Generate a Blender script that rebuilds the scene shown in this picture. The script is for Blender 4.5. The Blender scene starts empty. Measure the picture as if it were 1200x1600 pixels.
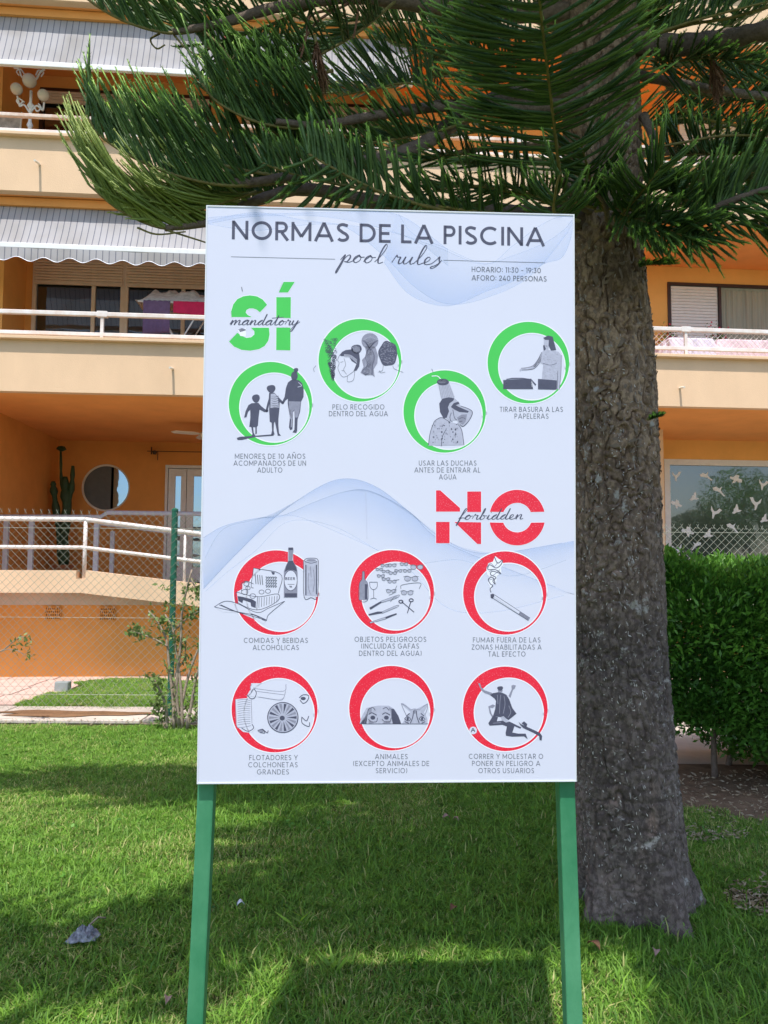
import bpy, math, random
import numpy as np
from mathutils import Vector, Matrix
from mathutils.geometry import tessellate_polygon
random.seed(7); RNG = np.random.default_rng(7)
SC = bpy.context.scene
COL = SC.collection

# ------------------------------------------------------------------ camera
EYE = Vector((0, 0, 1.6)); FPX = 1200.0
PITCH = math.atan(80/1200); ROLL = 0.0055
_F = Vector((0, math.cos(PITCH), math.sin(PITCH)))
_R0 = Vector((1, 0, 0)); _U0 = Vector((0, -math.sin(PITCH), math.cos(PITCH)))
_R = _R0*math.cos(ROLL) + _U0*math.sin(ROLL)
_U = _U0*math.cos(ROLL) - _R0*math.sin(ROLL)
cam_data = bpy.data.cameras.new('camera'); cam = bpy.data.objects.new('camera', cam_data); COL.objects.link(cam)
cam.matrix_world = Matrix(((_R.x, _U.x, -_F.x, EYE.x), (_R.y, _U.y, -_F.y, EYE.y), (_R.z, _U.z, -_F.z, EYE.z), (0, 0, 0, 1)))
cam_data.sensor_fit = 'VERTICAL'; cam_data.sensor_height = 24; cam_data.sensor_width = 18; cam_data.lens = 24*FPX/1600
cam_data.clip_end = 2000; cam_data.clip_start = 0.05
SC.camera = cam
SC.render.resolution_x = 768; SC.render.resolution_y = 1024
# ------------------------------------------------------------------ sky and sun
SUN_EL = math.radians(66)
SUN_AZ = math.radians(7)          # left of straight behind the camera
sun_dir = Vector((-math.sin(SUN_AZ)*math.cos(SUN_EL), -math.cos(SUN_AZ)*math.cos(SUN_EL), math.sin(SUN_EL)))
w = bpy.data.worlds.new('World'); SC.world = w; w.use_nodes = True
nt = w.node_tree; nt.nodes.clear()
sky = nt.nodes.new('ShaderNodeTexSky'); sky.sky_type = 'NISHITA'; sky.sun_disc = False
sky.sun_elevation = SUN_EL; sky.sun_rotation = math.atan2(sun_dir.x, sun_dir.y)
sky.air_density = 1.0; sky.dust_density = 1.2; sky.ozone_density = 1.0
bg = nt.nodes.new('ShaderNodeBackground'); bg.inputs[1].default_value = 0.15
wo = nt.nodes.new('ShaderNodeOutputWorld')
nt.links.new(sky.outputs[0], bg.inputs[0]); nt.links.new(bg.outputs[0], wo.inputs[0])
sl = bpy.data.lights.new('sun', 'SUN'); sl.energy = 3.3; sl.angle = math.radians(0.53); sl.color = (1, 0.95, 0.88)
so = bpy.data.objects.new('sun', sl); COL.objects.link(so)
so.rotation_euler = sun_dir.to_track_quat('Z', 'Y').to_euler()
vs = SC.view_settings; vs.view_transform = 'Standard'; vs.look = 'None'; vs.gamma = 1; vs.use_curve_mapping = False
vs.exposure = 0.62

# ------------------------------------------------------------------ helpers
def srgb(r, g, b):
    return tuple(((c/255/12.92) if c/255 <= .04045 else ((c/255+.055)/1.055)**2.4) for c in (r, g, b))
def ray(px, py):
    return _F + _R*((px-600)/FPX) - _U*((py-800)/FPX)
def W(px, py, y):
    d = ray(px, py); return EYE + d*(y/d.y)
def mat(name, col, rough=.7, var=.12, scale=8, bump=0, bscale=40, spec=.4, metal=0, detail=6, col2=None, stretch=(1, 1, 1), coords='Object'):
    m = bpy.data.materials.new(name); m.use_nodes = True; n = m.node_tree; b = n.nodes['Principled BSDF']
    b.inputs['Roughness'].default_value = rough; b.inputs['Specular IOR Level'].default_value = spec; b.inputs['Metallic'].default_value = metal
    tc = n.nodes.new('ShaderNodeTexCoord'); mp = n.nodes.new('ShaderNodeMapping'); mp.inputs['Scale'].default_value = stretch
    n.links.new(tc.outputs[coords], mp.inputs[0])
    nz = n.nodes.new('ShaderNodeTexNoise'); nz.inputs['Scale'].default_value = scale; nz.inputs['Detail'].default_value = detail; nz.inputs['Roughness'].default_value = .65
    n.links.new(mp.outputs[0], nz.inputs[0])
    rp = n.nodes.new('ShaderNodeValToRGB'); rp.color_ramp.elements[0].position = .3; rp.color_ramp.elements[1].position = .7
    c1 = tuple(c*(1-var) for c in col); c2 = col2 or tuple(min(1, c*(1+var)) for c in col)
    rp.color_ramp.elements[0].color = (*c1, 1); rp.color_ramp.elements[1].color = (*c2, 1)
    n.links.new(nz.outputs[0], rp.inputs[0]); n.links.new(rp.outputs[0], b.inputs['Base Color'])
    if bump:
        nb = n.nodes.new('ShaderNodeTexNoise'); nb.inputs['Scale'].default_value = bscale; nb.inputs['Detail'].default_value = 5
        n.links.new(mp.outputs[0], nb.inputs[0])
        bp = n.nodes.new('ShaderNodeBump'); bp.inputs['Strength'].default_value = bump; bp.inputs['Distance'].default_value = .01
        n.links.new(nb.outputs[0], bp.inputs['Height']); n.links.new(bp.outputs[0], b.inputs['Normal'])
    return m
def leafmat(name, c_lo, c_hi, c_tip, rough=.45, trans=.35, attr=True, spec=.35):
    """green matter: colour from the vertex attribute 'tint' (r: random shade, g: youth of the tip)"""
    m = bpy.data.materials.new(name); m.use_nodes = True; n = m.node_tree; b = n.nodes['Principled BSDF']; out = n.nodes['Material Output']
    at = n.nodes.new('ShaderNodeAttribute'); at.attribute_name = 'tint'
    sp = n.nodes.new('ShaderNodeSeparateColor'); n.links.new(at.outputs['Color'], sp.inputs[0])
    a = n.nodes.new('ShaderNodeMix'); a.data_type = 'RGBA'; a.inputs[6].default_value = (*c_lo, 1); a.inputs[7].default_value = (*c_hi, 1)
    n.links.new(sp.outputs[0], a.inputs[0])
    t = n.nodes.new('ShaderNodeMix'); t.data_type = 'RGBA'; t.inputs[7].default_value = (*c_tip, 1)
    n.links.new(a.outputs[2], t.inputs[6]); n.links.new(sp.outputs[1], t.inputs[0])
    n.links.new(t.outputs[2], b.inputs['Base Color']); b.inputs['Roughness'].default_value = rough; b.inputs['Specular IOR Level'].default_value = spec
    tr = n.nodes.new('ShaderNodeBsdfTranslucent'); n.links.new(t.outputs[2], tr.inputs[0])
    mx = n.nodes.new('ShaderNodeMixShader'); mx.inputs[0].default_value = trans
    n.links.new(b.outputs[0], mx.inputs[1]); n.links.new(tr.outputs[0], mx.inputs[2]); n.links.new(mx.outputs[0], out.inputs[0])
    return m
def tag(o, label=None, cat=None, group=None, kind=None):
    if label: o['label'] = label
    if cat: o['category'] = cat
    if group: o['group'] = group
    if kind: o['kind'] = kind
    return o
def empty(name, loc=(0, 0, 0), rz=0):
    o = bpy.data.objects.new(name, None); COL.objects.link(o); o.location = loc; o.rotation_euler = (0, 0, rz); o.empty_display_size = .1
    return o
def link(name, me, m=None, parent=None):
    if m is not None and not me.materials:
        for k in (m if isinstance(m, (list, tuple)) else [m]): me.materials.append(k)
    o = bpy.data.objects.new(name, me); COL.objects.link(o)
    if parent is not None: o.parent = parent
    return o
class MB:
    def __init__(s): s.v = []; s.f = []; s.m = []; s.cur = 0
    def add(s, vs, fs):
        b = len(s.v); s.v += [tuple(v) for v in vs]; s.f += [tuple(b+i for i in f) for f in fs]; s.m += [s.cur]*len(fs); return s
    def box(s, x0, x1, y0, y1, z0, z1, ch=0):
        x0, x1 = sorted((x0, x1)); y0, y1 = sorted((y0, y1)); z0, z1 = sorted((z0, z1))
        return s.add([(x0,y0,z0),(x1,y0,z0),(x1,y1,z0),(x0,y1,z0),(x0,y0,z1),(x1,y0,z1),(x1,y1,z1),(x0,y1,z1)],
                     [(0,3,2,1),(4,5,6,7),(0,1,5,4),(1,2,6,5),(2,3,7,6),(3,0,4,7)])
    def prism_u(s, prof, u0, u1):                     # profile [(y,z)] swept along x
        n = len(prof); return s.add([(u0, a, b) for a, b in prof]+[(u1, a, b) for a, b in prof],
            [tuple(range(n))[::-1], tuple(range(n, 2*n))]+[(i, (i+1) % n, n+(i+1) % n, n+i) for i in range(n)])
    def prism_w(s, poly, w0, w1):                     # outline [(x,z)] swept along y
        n = len(poly); tr = tessellate_polygon([[Vector((a, b, 0)) for a, b in poly]])
        return s.add([(a, w0, b) for a, b in poly]+[(a, w1, b) for a, b in poly],
            [t for t in tr]+[tuple(n+i for i in t[::-1]) for t in tr]+[(i, (i+1) % n, n+(i+1) % n, n+i) for i in range(n)])
    def tube(s, pts, r, seg=8, cap=True, rs=None):
        pts = [Vector(p) for p in pts]; n = len(pts); V = []; Fc = []
        prev = None
        for i, p in enumerate(pts):
            t = (pts[min(i+1, n-1)]-pts[max(i-1, 0)]).normalized()
            if prev is None:
                a = t.cross(Vector((0, 0, 1)));
                if a.length < .1: a = t.cross(Vector((0, 1, 0)))
            else: a = prev - t*prev.dot(t)
            a.normalize(); prev = a; b = t.cross(a); rr = rs[i] if rs else r
            for k in range(seg):
                q = 2*math.pi*k/seg; V.append(p+(a*math.cos(q)+b*math.sin(q))*rr)
        for i in range(n-1):
            for k in range(seg):
                k2 = (k+1) % seg; Fc.append((i*seg+k, i*seg+k2, (i+1)*seg+k2, (i+1)*seg+k))
        if cap: Fc += [tuple(range(seg))[::-1], tuple(range((n-1)*seg, n*seg))]
        return s.add(V, Fc)
    def lathe(s, c, prof, seg=16, axis='z'):          # prof [(r, h)]
        V = []; n = len(prof)
        for r, h in prof:
            for k in range(seg):
                q = 2*math.pi*k/seg; a, b = r*math.cos(q), r*math.sin(q)
                V.append((c[0]+a, c[1]+b, c[2]+h) if axis == 'z' else (c[0]+a, c[1]+h, c[2]+b))
        Fc = [(i*seg+k, i*seg+(k+1) % seg, (i+1)*seg+(k+1) % seg, (i+1)*seg+k) for i in range(n-1) for k in range(seg)]
        Fc += [tuple(range(seg))[::-1], tuple(range((n-1)*seg, n*seg))]
        return s.add(V, Fc)
    def build(s, name, m, parent=None, smooth=False, bevel=0):
        me = bpy.data.meshes.new(name); me.from_pydata(s.v, [], s.f); me.validate()
        if isinstance(m, (list, tuple)):
            for k in m: me.materials.append(k)
            me.polygons.foreach_set('material_index', s.m)
        else: me.materials.append(m)
        if smooth: me.polygons.foreach_set('use_smooth', [True]*len(me.polygons))
        me.update()
        o = bpy.data.objects.new(name, me); COL.objects.link(o)
        if parent is not None: o.parent = parent
        if bevel:
            bv = o.modifiers.new('bevel', 'BEVEL'); bv.width = bevel; bv.segments = 2; bv.limit_method = 'ANGLE'
        return o
def np_mesh(name, V, Fq, tint=None, smooth=False):
    """V (n,3) float, Fq (m,k) int faces of one size, tint (n,2)"""
    me = bpy.data.meshes.new(name); k = Fq.shape[1]
    me.vertices.add(len(V)); me.vertices.foreach_set('co', np.ascontiguousarray(V, np.float32).ravel())
    me.loops.add(Fq.size); me.loops.foreach_set('vertex_index', np.ascontiguousarray(Fq, np.int32).ravel())
    me.polygons.add(len(Fq)); me.polygons.foreach_set('loop_start', np.arange(0, Fq.size, k, dtype=np.int32))
    try: me.polygons.foreach_set('loop_total', np.full(len(Fq), k, np.int32))
    except Exception: pass
    if smooth: me.polygons.foreach_set('use_smooth', np.ones(len(Fq), bool))
    me.update(calc_edges=True)
    if tint is not None:
        a = me.color_attributes.new('tint', 'FLOAT_COLOR', 'POINT')
        c = np.zeros((len(V), 4), np.float32); c[:, :2] = tint; c[:, 3] = 1; a.data.foreach_set('color', c.ravel())
    return me
def hash3(i, j, k):
    x = (i*374761393 + j*668265263 + k*2147483647) & 0xffffffff
    x = ((x ^ (x >> 13))*1274126177) & 0xffffffff
    return ((x ^ (x >> 16)) & 0xffff)/65535.0
def vnoise(x, y, z):
    xi, yi, zi = (np.floor(a).astype(np.int64) for a in (x, y, z)); fx, fy, fz = x-xi, y-yi, z-zi
    fx, fy, fz = (t*t*(3-2*t) for t in (fx, fy, fz)); r = 0
    for a in (0, 1):
        for b in (0, 1):
            for c in (0, 1):
                r = r + hash3(xi+a, yi+b, zi+c)*(fx if a else 1-fx)*(fy if b else 1-fy)*(fz if c else 1-fz)
    return r
def fbm(x, y, z, o=4):
    s = 0; a = .5
    for k in range(o): s = s + a*vnoise(x*2**k+k*7.3, y*2**k+k*3.1, z*2**k); a *= .5
    return s
def catmull(pts, n):
    P = np.array([list(p) for p in pts], float); P = np.vstack([2*P[0]-P[1], P, 2*P[-1]-P[-2]])
    m = len(P)-3; out = []
    for t in np.linspace(0, m-1e-6, n):
        i = int(t); u = t-i; a, b, c, d = P[i:i+4]
        out.append(.5*((2*b)+(-a+c)*u+(2*a-5*b+4*c-d)*u*u+(-a+3*b-3*c+d)*u**3))
    return np.array(out)

# ------------------------------------------------------------------ materials
M = {}
M['cream'] = mat('cream_stucco', (.75, .53, .35), .9, .07, .9, .35, 60, .1, stretch=(1.6, 1, .8), detail=10)
M['orange'] = mat('orange_stucco', (.88, .38, .12), .9, .08, 1.5, .2, 50, .1)
M['orange_lit'] = mat('orange_wall_lit', (.87, .46, .14), .9, .08, 1.5, .2, 50, .1)  # brighter copy of the orange wall, its lit look put into the colour
M['orange_wall'] = mat('ochre_wall', (.74, .33, .09), .9, .10, 1.2, .2, 50, .1)
M['white_paint'] = mat('white_paint', (.78, .78, .78), .45, .05, 14)
M['rail_white'] = mat('railing_white', (.70, .56, .48), .45, .05, 5, col2=(.80, .79, .79), detail=9)
M['rust'] = mat('rusty_white', (.70, .45, .32), .6, .2, 9, col2=(.74, .66, .6))
M['beige'] = mat('beige_frame', (.80, .73, .63), .5, .04, 5)
M['beige_dark'] = mat('beige_shutter', (.76, .67, .55), .6, .06, 5)
M['dark_frame'] = mat('dark_brown_frame', (.05, .022, .015), .4, .1, 9)
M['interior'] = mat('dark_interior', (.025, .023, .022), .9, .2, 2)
M['curtain'] = mat('curtain_cloth', (.35, .36, .30), .9, .15, 3, stretch=(8, 1, .3))
M['green_paint'] = mat('green_gloss_paint', (.028, .23, .105), .3, .2, 2.6, .10, 60, .55, stretch=(1, 1, .6), col2=(.12, .36, .2), detail=7)
M['fence_green'] = mat('fence_green', (.015, .12, .075), .4, .1, 9)
M['wire'] = mat('galvanised_wire', (.36, .38, .32), .5, .1, 9, metal=.3)
M['lavender'] = mat('grey_rail_paint', (.42, .42, .48), .5, .08, 9)
M['wood'] = mat('twig_bark', (.33, .26, .2), .9, .3, 30)
M['branch'] = mat('branch_bark', (.17, .125, .10), .9, .35, 40, .6, 130)
M['dry'] = mat('dry_frond', (.20, .10, .06), .9, .3, 30)
M['alu'] = mat('aluminium', (.7, .72, .75), .35, .04, 5, metal=.4)
M['panel'] = mat('printed_panel', (.645, .67, .80), .32, .02, 1.5, .0, 20, .5)
M['panel_edge'] = mat('panel_edge', (.68, .72, .78), .4, .04, 12)
M['ink'] = mat('dark_blue_grey_ink', (.075, .08, .13), .45, .12, 60)
M['ink_soft'] = mat('grey_ink', (.15, .17, .22), .5, .15, 80)
M['ink_mid'] = mat('mid_grey_ink', (.26, .27, .36), .5, .15, 90)
M['ink_light'] = mat('light_grey_ink', (.43, .45, .57), .5, .12, 90)
M['halo'] = mat('white_ink', (.80, .83, .93), .4, .02, 5)
M['ink_green'] = mat('green_ink', (.065, .56, .095), .38, .04, 6)
M['purple'] = mat('purple_towel', (.17, .10, .19), .95, .15, 20, .3, 300)
M['red'] = mat('crimson_cloth', (.62, .02, .09), .9, .12, 12)
M['striped'] = mat('faded_cloth', (.52, .48, .48), .95, .35, 10, .3, 60, stretch=(1, 3, 1))
M['pink_cloth'] = mat('pink_checked_cloth', (.72, .55, .6), .95, .2, 22)
M['white_cloth'] = mat('white_cloth', (.72, .66, .78), .95, .06, 12)
M['cactus'] = mat('cactus_skin', (.03, .07, .03), .6, .3, 12)
M['terracotta'] = mat('terracotta', (.4, .16, .07), .8, .1, 12)
M['soil'] = mat('soil', (.22, .15, .10), 1, .4, 7, .8, 60, .1)
M['lawn_soil'] = mat('lawn_soil', (.055, .075, .02), 1, .4, 5, .6, 90, .1, col2=(.12, .11, .05))
M['concrete'] = mat('pale_concrete', (.56, .49, .43), .9, .14, 3, .3, 60, .2)
M['puddle'] = mat('damp_soil', (.22, .12, .06), .9, .25, 6, .4, 60)
M['grey'] = mat('grey_plastic', (.30, .33, .33), .6, .1, 9)
# red ink with white pinholes, like worn vinyl
m = mat('red_ink', (.78, .018, .05), .4, .05, 6); n = m.node_tree; b = n.nodes['Principled BSDF']
vz = n.nodes.new('ShaderNodeTexNoise'); vz.inputs['Scale'].default_value = 330; vz.inputs['Detail'].default_value = 2
tc = [x for x in n.nodes if x.type == 'TEX_COORD'][0]; n.links.new(tc.outputs['Object'], vz.inputs[0])
r2 = n.nodes.new('ShaderNodeValToRGB'); r2.color_ramp.elements[0].position = .60; r2.color_ramp.elements[1].position = .68
n.links.new(vz.outputs[0], r2.inputs[0]); mx = n.nodes.new('ShaderNodeMix'); mx.data_type = 'RGBA'
src = b.inputs['Base Color'].links[0].from_socket
n.links.new(src, mx.inputs[6]); mx.inputs[7].default_value = (.75, .2, .25, 1); n.links.new(r2.outputs[0], mx.inputs[0]); n.links.new(mx.outputs[2], b.inputs['Base Color'])
M['ink_red'] = m
# translucent blue wave ink: alpha from attribute
m = bpy.data.materials.new('wave_ink'); m.use_nodes = True; n = m.node_tree; b = n.nodes['Principled BSDF']
b.inputs['Base Color'].default_value = (.42, .60, .92, 1); b.inputs['Roughness'].default_value = .35
at = n.nodes.new('ShaderNodeAttribute'); at.attribute_name = 'tint'; sp = n.nodes.new('ShaderNodeSeparateColor')
n.links.new(at.outputs['Color'], sp.inputs[0]); n.links.new(sp.outputs[0], b.inputs['Alpha']); M['wave'] = m
# awning fabric: thin blue-grey stripes on off-white, translucent
def awning_mat():
    m = bpy.data.materials.new('striped_awning'); m.use_nodes = True; n = m.node_tree; b = n.nodes['Principled BSDF']; out = n.nodes['Material Output']
    tc = n.nodes.new('ShaderNodeTexCoord'); s = n.nodes.new('ShaderNodeSeparateXYZ'); n.links.new(tc.outputs['Object'], s.inputs[0])
    mu = n.nodes.new('ShaderNodeMath'); mu.operation = 'MULTIPLY'; mu.inputs[1].default_value = 1/.086; n.links.new(s.outputs[0], mu.inputs[0])
    fr = n.nodes.new('ShaderNodeMath'); fr.operation = 'FRACT'; n.links.new(mu.outputs[0], fr.inputs[0])
    rp = n.nodes.new('ShaderNodeValToRGB'); rp.color_ramp.interpolation = 'CONSTANT'
    e = rp.color_ramp.elements; e[0].position = 0; e[0].color = (.50, .49, .51, 1); e[1].position = .80; e[1].color = (.12, .13, .18, 1)
    for p, c in ((.86, (.38, .38, .41, 1)), (.90, (.17, .18, .24, 1)), (.94, (.50, .49, .51, 1))):
        q = e.new(p); q.color = c
    n.links.new(fr.outputs[0], rp.inputs[0])
    nz = n.nodes.new('ShaderNodeTexNoise'); nz.inputs['Scale'].default_value = 1.7; n.links.new(tc.outputs['Object'], nz.inputs[0])
    r2 = n.nodes.new('ShaderNodeValToRGB'); r2.color_ramp.elements[0].color = (.8, .78, .74, 1); r2.color_ramp.elements[0].position = .35; r2.color_ramp.elements[1].position = .6
    n.links.new(nz.outputs[0], r2.inputs[0]); mx = n.nodes.new('ShaderNodeMix'); mx.data_type = 'RGBA'; mx.blend_type = 'MULTIPLY'; mx.inputs[0].default_value = 1
    n.links.new(rp.outputs[0], mx.inputs[6]); n.links.new(r2.outputs[0], mx.inputs[7])
    n.links.new(mx.outputs[2], b.inputs['Base Color']); b.inputs['Roughness'].default_value = .9
    tr = n.nodes.new('ShaderNodeBsdfTranslucent'); n.links.new(mx.outputs[2], tr.inputs[0])
    ms = n.nodes.new('ShaderNodeMixShader'); ms.inputs[0].default_value = .25
    n.links.new(b.outputs[0], ms.inputs[1]); n.links.new(tr.outputs[0], ms.inputs[2]); n.links.new(ms.outputs[0], out.inputs[0])
    return m
M['awning'] = awning_mat()
def glassmat(name, base, k, tintc=(.9, .95, 1)):
    m = bpy.data.materials.new(name); m.use_nodes = True; n = m.node_tree; b = n.nodes['Principled BSDF']; out = n.nodes['Material Output']
    b.inputs['Base Color'].default_value = (*base, 1); b.inputs['Roughness'].default_value = .1
    g = n.nodes.new('ShaderNodeBsdfGlossy'); g.inputs['Roughness'].default_value = .02; g.inputs[0].default_value = (*tintc, 1)
    nz = n.nodes.new('ShaderNodeTexNoise'); nz.inputs['Scale'].default_value = 2.5; tc = n.nodes.new('ShaderNodeTexCoord'); n.links.new(tc.outputs['Object'], nz.inputs[0])
    bp = n.nodes.new('ShaderNodeBump'); bp.inputs['Strength'].default_value = .12; bp.inputs['Distance'].default_value = .02
    n.links.new(nz.outputs[0], bp.inputs['Height']); n.links.new(bp.outputs[0], g.inputs['Normal'])
    ms = n.nodes.new('ShaderNodeMixShader'); ms.inputs[0].default_value = k
    n.links.new(b.outputs[0], ms.inputs[1]); n.links.new(g.outputs[0], ms.inputs[2]); n.links.new(ms.outputs[0], out.inputs[0]); return m
M['glass'] = glassmat('window_glass', (.012, .014, .018), .17, (.6, .8, 1))
M['glass_big'] = glassmat('large_window_glass', (.05, .065, .06), .11)
M['grass'] = leafmat('grass_blades', (.07, .20, .03), (.32, .62, .06), (.66, .62, .26), .55, .4, spec=.3)
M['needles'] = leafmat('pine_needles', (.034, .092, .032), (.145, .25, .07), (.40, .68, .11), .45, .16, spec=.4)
M['needles_lit'] = leafmat('sunlit_needles', (.16, .24, .06), (.42, .52, .15), (.58, .66, .22), .5, .25, spec=.3)  # copy of the pine needles with sunlight put into the colour
M['hedge'] = leafmat('hedge_leaves', (.035, .12, .016), (.15, .36, .045), (.26, .56, .07), .4, .35, spec=.4)
M['shrub'] = leafmat('shrub_leaves', (.06, .12, .03), (.16, .25, .06), (.3, .38, .14), .5, .3)
M['dry_blades'] = leafmat('dry_litter', (.25, .18, .11), (.42, .33, .22), (.5, .42, .3), .9, .1)

# ------------------------------------------------------------------ ground
def sheet(name, pts, z, m, t=0, label=None, **k):
    b = MB(); n = len(pts); tr = tessellate_polygon([[Vector((x, y, 0)) for x, y in pts]])
    if t: b.add([(x, y, z) for x, y in pts]+[(x, y, z-t) for x, y in pts], [q for q in tr]+[tuple(n+i for i in q[::-1]) for q in tr]+[(i, (i+1) % n, n+(i+1) % n, n+i) for i in range(n)])
    else: b.add([(x, y, z) for x, y in pts], tr)
    o = b.build(name, m); me = o.data
    import bmesh
    bm = bmesh.new(); bm.from_mesh(me); bmesh.ops.recalc_face_normals(bm, faces=bm.faces)
    if not t and sum(f.normal.z for f in bm.faces) < 0: bmesh.ops.reverse_faces(bm, faces=bm.faces)
    bm.to_mesh(me); bm.free()
    tag(o, kind='structure'); return o
sheet('ground', [(-400, -400), (400, -400), (400, 400), (-400, 400)], -.012, mat('far_ground', (.16, .2, .09), 1, .3, .3, 0))
sheet('lawn', [(-9, -6), (9, -6), (9, 7.72), (-9, 7.72)], -.006, M['lawn_soil'])
def g(px, py):
    d = ray(px, py); t = -EYE.z/d.z; p = EYE+d*t; return (p.x, p.y)
FY0, FY1 = 7.72, 8.5
M['pave'] = mat('pink_paving', (.62, .44, .38), .85, .1, 4, .2, 50, .2)
# paving tiles: joints are real grooves between slabs
sheet('pavement_base', [(-9, FY0), (9, FY0), (9, 11.6), (-9, 11.6)], -.002, mat('joint_sand', (.36, .28, .22), 1, .2, 20))
pave = empty('pavement'); tag(pave, kind='structure')
lawn2 = [g(20, 1107), g(95, 1086), g(140, 1064), (3.2, 10.35), (3.2, 8.45)]
def inside(x, y, P):
    c = False
    for i in range(len(P)):
        x1, y1 = P[i]; x2, y2 = P[i-1]
        if (y1 > y) != (y2 > y) and x < (x2-x1)*(y-y1)/(y2-y1)+x1: c = not c
    return c
tile_me = {}
for j in range(5):
    y0 = 8.66+j*.6
    for i in range(16):
        x0 = -8.2+i*.62+(j % 2)*.05
        cx, cy = x0+.3, y0+.29
        if inside(cx, cy, lawn2) or cx > 1: continue
        key = (i*7+j*3) % 3
        if key not in tile_me:
            b = MB(); b.box(-.3, .3, -.29, .29, 0, .014+.001*key); o = b.build('paving_slab', M['pave'], pave); tile_me[key] = o.data
        else: o = link('paving_slab', tile_me[key], None, pave)
        o.location = (cx, cy, random.uniform(0, .002)); o.rotation_euler = (0, 0, random.uniform(-.004, .004))
# concrete path strip along the fence, in cast lengths
path = empty('path'); tag(path, kind='structure')
x = -8.6; k = 0
while x < 8:
    L = 1.55+.1*math.sin(k*2.1); b = MB(); b.box(x+.006, x+L-.006, FY0+.03*math.sin(k*1.7)+.02, 8.44, .0, .035+.003*math.sin(k)); b.build('kerb_slab', M['concrete'], path, bevel=.008); x += L; k += 1
pd = []
for a in range(28):
    q = a/28*2*math.pi; r = 1+.22*math.sin(3*q+1)+.12*math.sin(7*q)
    c = g(110, 1121); pd.append((c[0]+.98*math.cos(q)*r*.8, c[1]+.16*math.sin(q)*r))
sheet('soil_stain', pd, .0425, M['puddle'])
sheet('far_lawn', lawn2, .018, M['lawn_soil'])
sheet('bed_soil', [(1.9, 5.3), (2.3, 4.9), (3.0, 4.75), (8.5, 4.5), (8.5, 7.70), (1.7, 7.70)], .004, M['soil'])

sheet('sand_path', [(1.7, 6.3), (8.5, 6.1), (8.5, 7.70), (1.7, 7.70)], .008, M['concrete'])

# ------------------------------------------------------------------ apartment building
FD = 10.65; TH = math.radians(4.7)
bld = tag(empty('apartment_building', (0, FD, 0), TH), 'orange and cream apartment block with awnings and long balconies behind the fence', 'building')
_ax = Vector((math.cos(TH), math.sin(TH), 0)); _nx = Vector((-math.sin(TH), math.cos(TH), 0)); _o = Vector((0, FD, 0))
def Fz(px, py, w=0.0):
    """where the sight line meets the facade-parallel plane at depth w: (u, z) in the building's own frame"""
    d = ray(px, py); t = (_o+_nx*w-EYE).dot(_nx)/d.dot(_nx); p = EYE+d*t
    return (p-_o).dot(_ax), p.z
def fu(px, w=0., py=700): return Fz(px, py, w)[0]
def fzz(py, w=0., px=150): return Fz(px, py, w)[1]
UL, UR = -11.0, 11.5
zs1, zs2 = fzz(614, 0), fzz(303, 0)        # undersides of the first and second floor balconies
zt1, zt2 = fzz(529, 0), fzz(215, 0)        # tops of their parapets
zs3 = fzz(4, 0); zt3 = zs3+(zt2-zs2); H = zs2-zs1
print('levels', zs1, zt1, zs2, zt2, zs3)
depth = {1: 4.3, 2: 1.75, 3: 1.75, 4: 1.75}
def part(fn, name, m, parent=bld, **k):
    b = MB(); fn(b); return b.build(name, m, parent, **k)
floors = [(zs1, zt1), (zs2, zt2), (zs3, zt3), (zs3+H, zt3+H)]
for i, (a, t) in enumerate(floors):
    part(lambda b: b.box(UL, UR, 0, .13, a, t-.045), 'parapet', M['cream'])
    part(lambda b: b.box(UL, UR, -.08, .165, t-.045, t), 'parapet_coping', M['cream'], bevel=.006)
    part(lambda b: b.box(UL, UR, .13, 4.9, a+.003, a+.2), 'balcony_slab', M['orange'])
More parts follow.
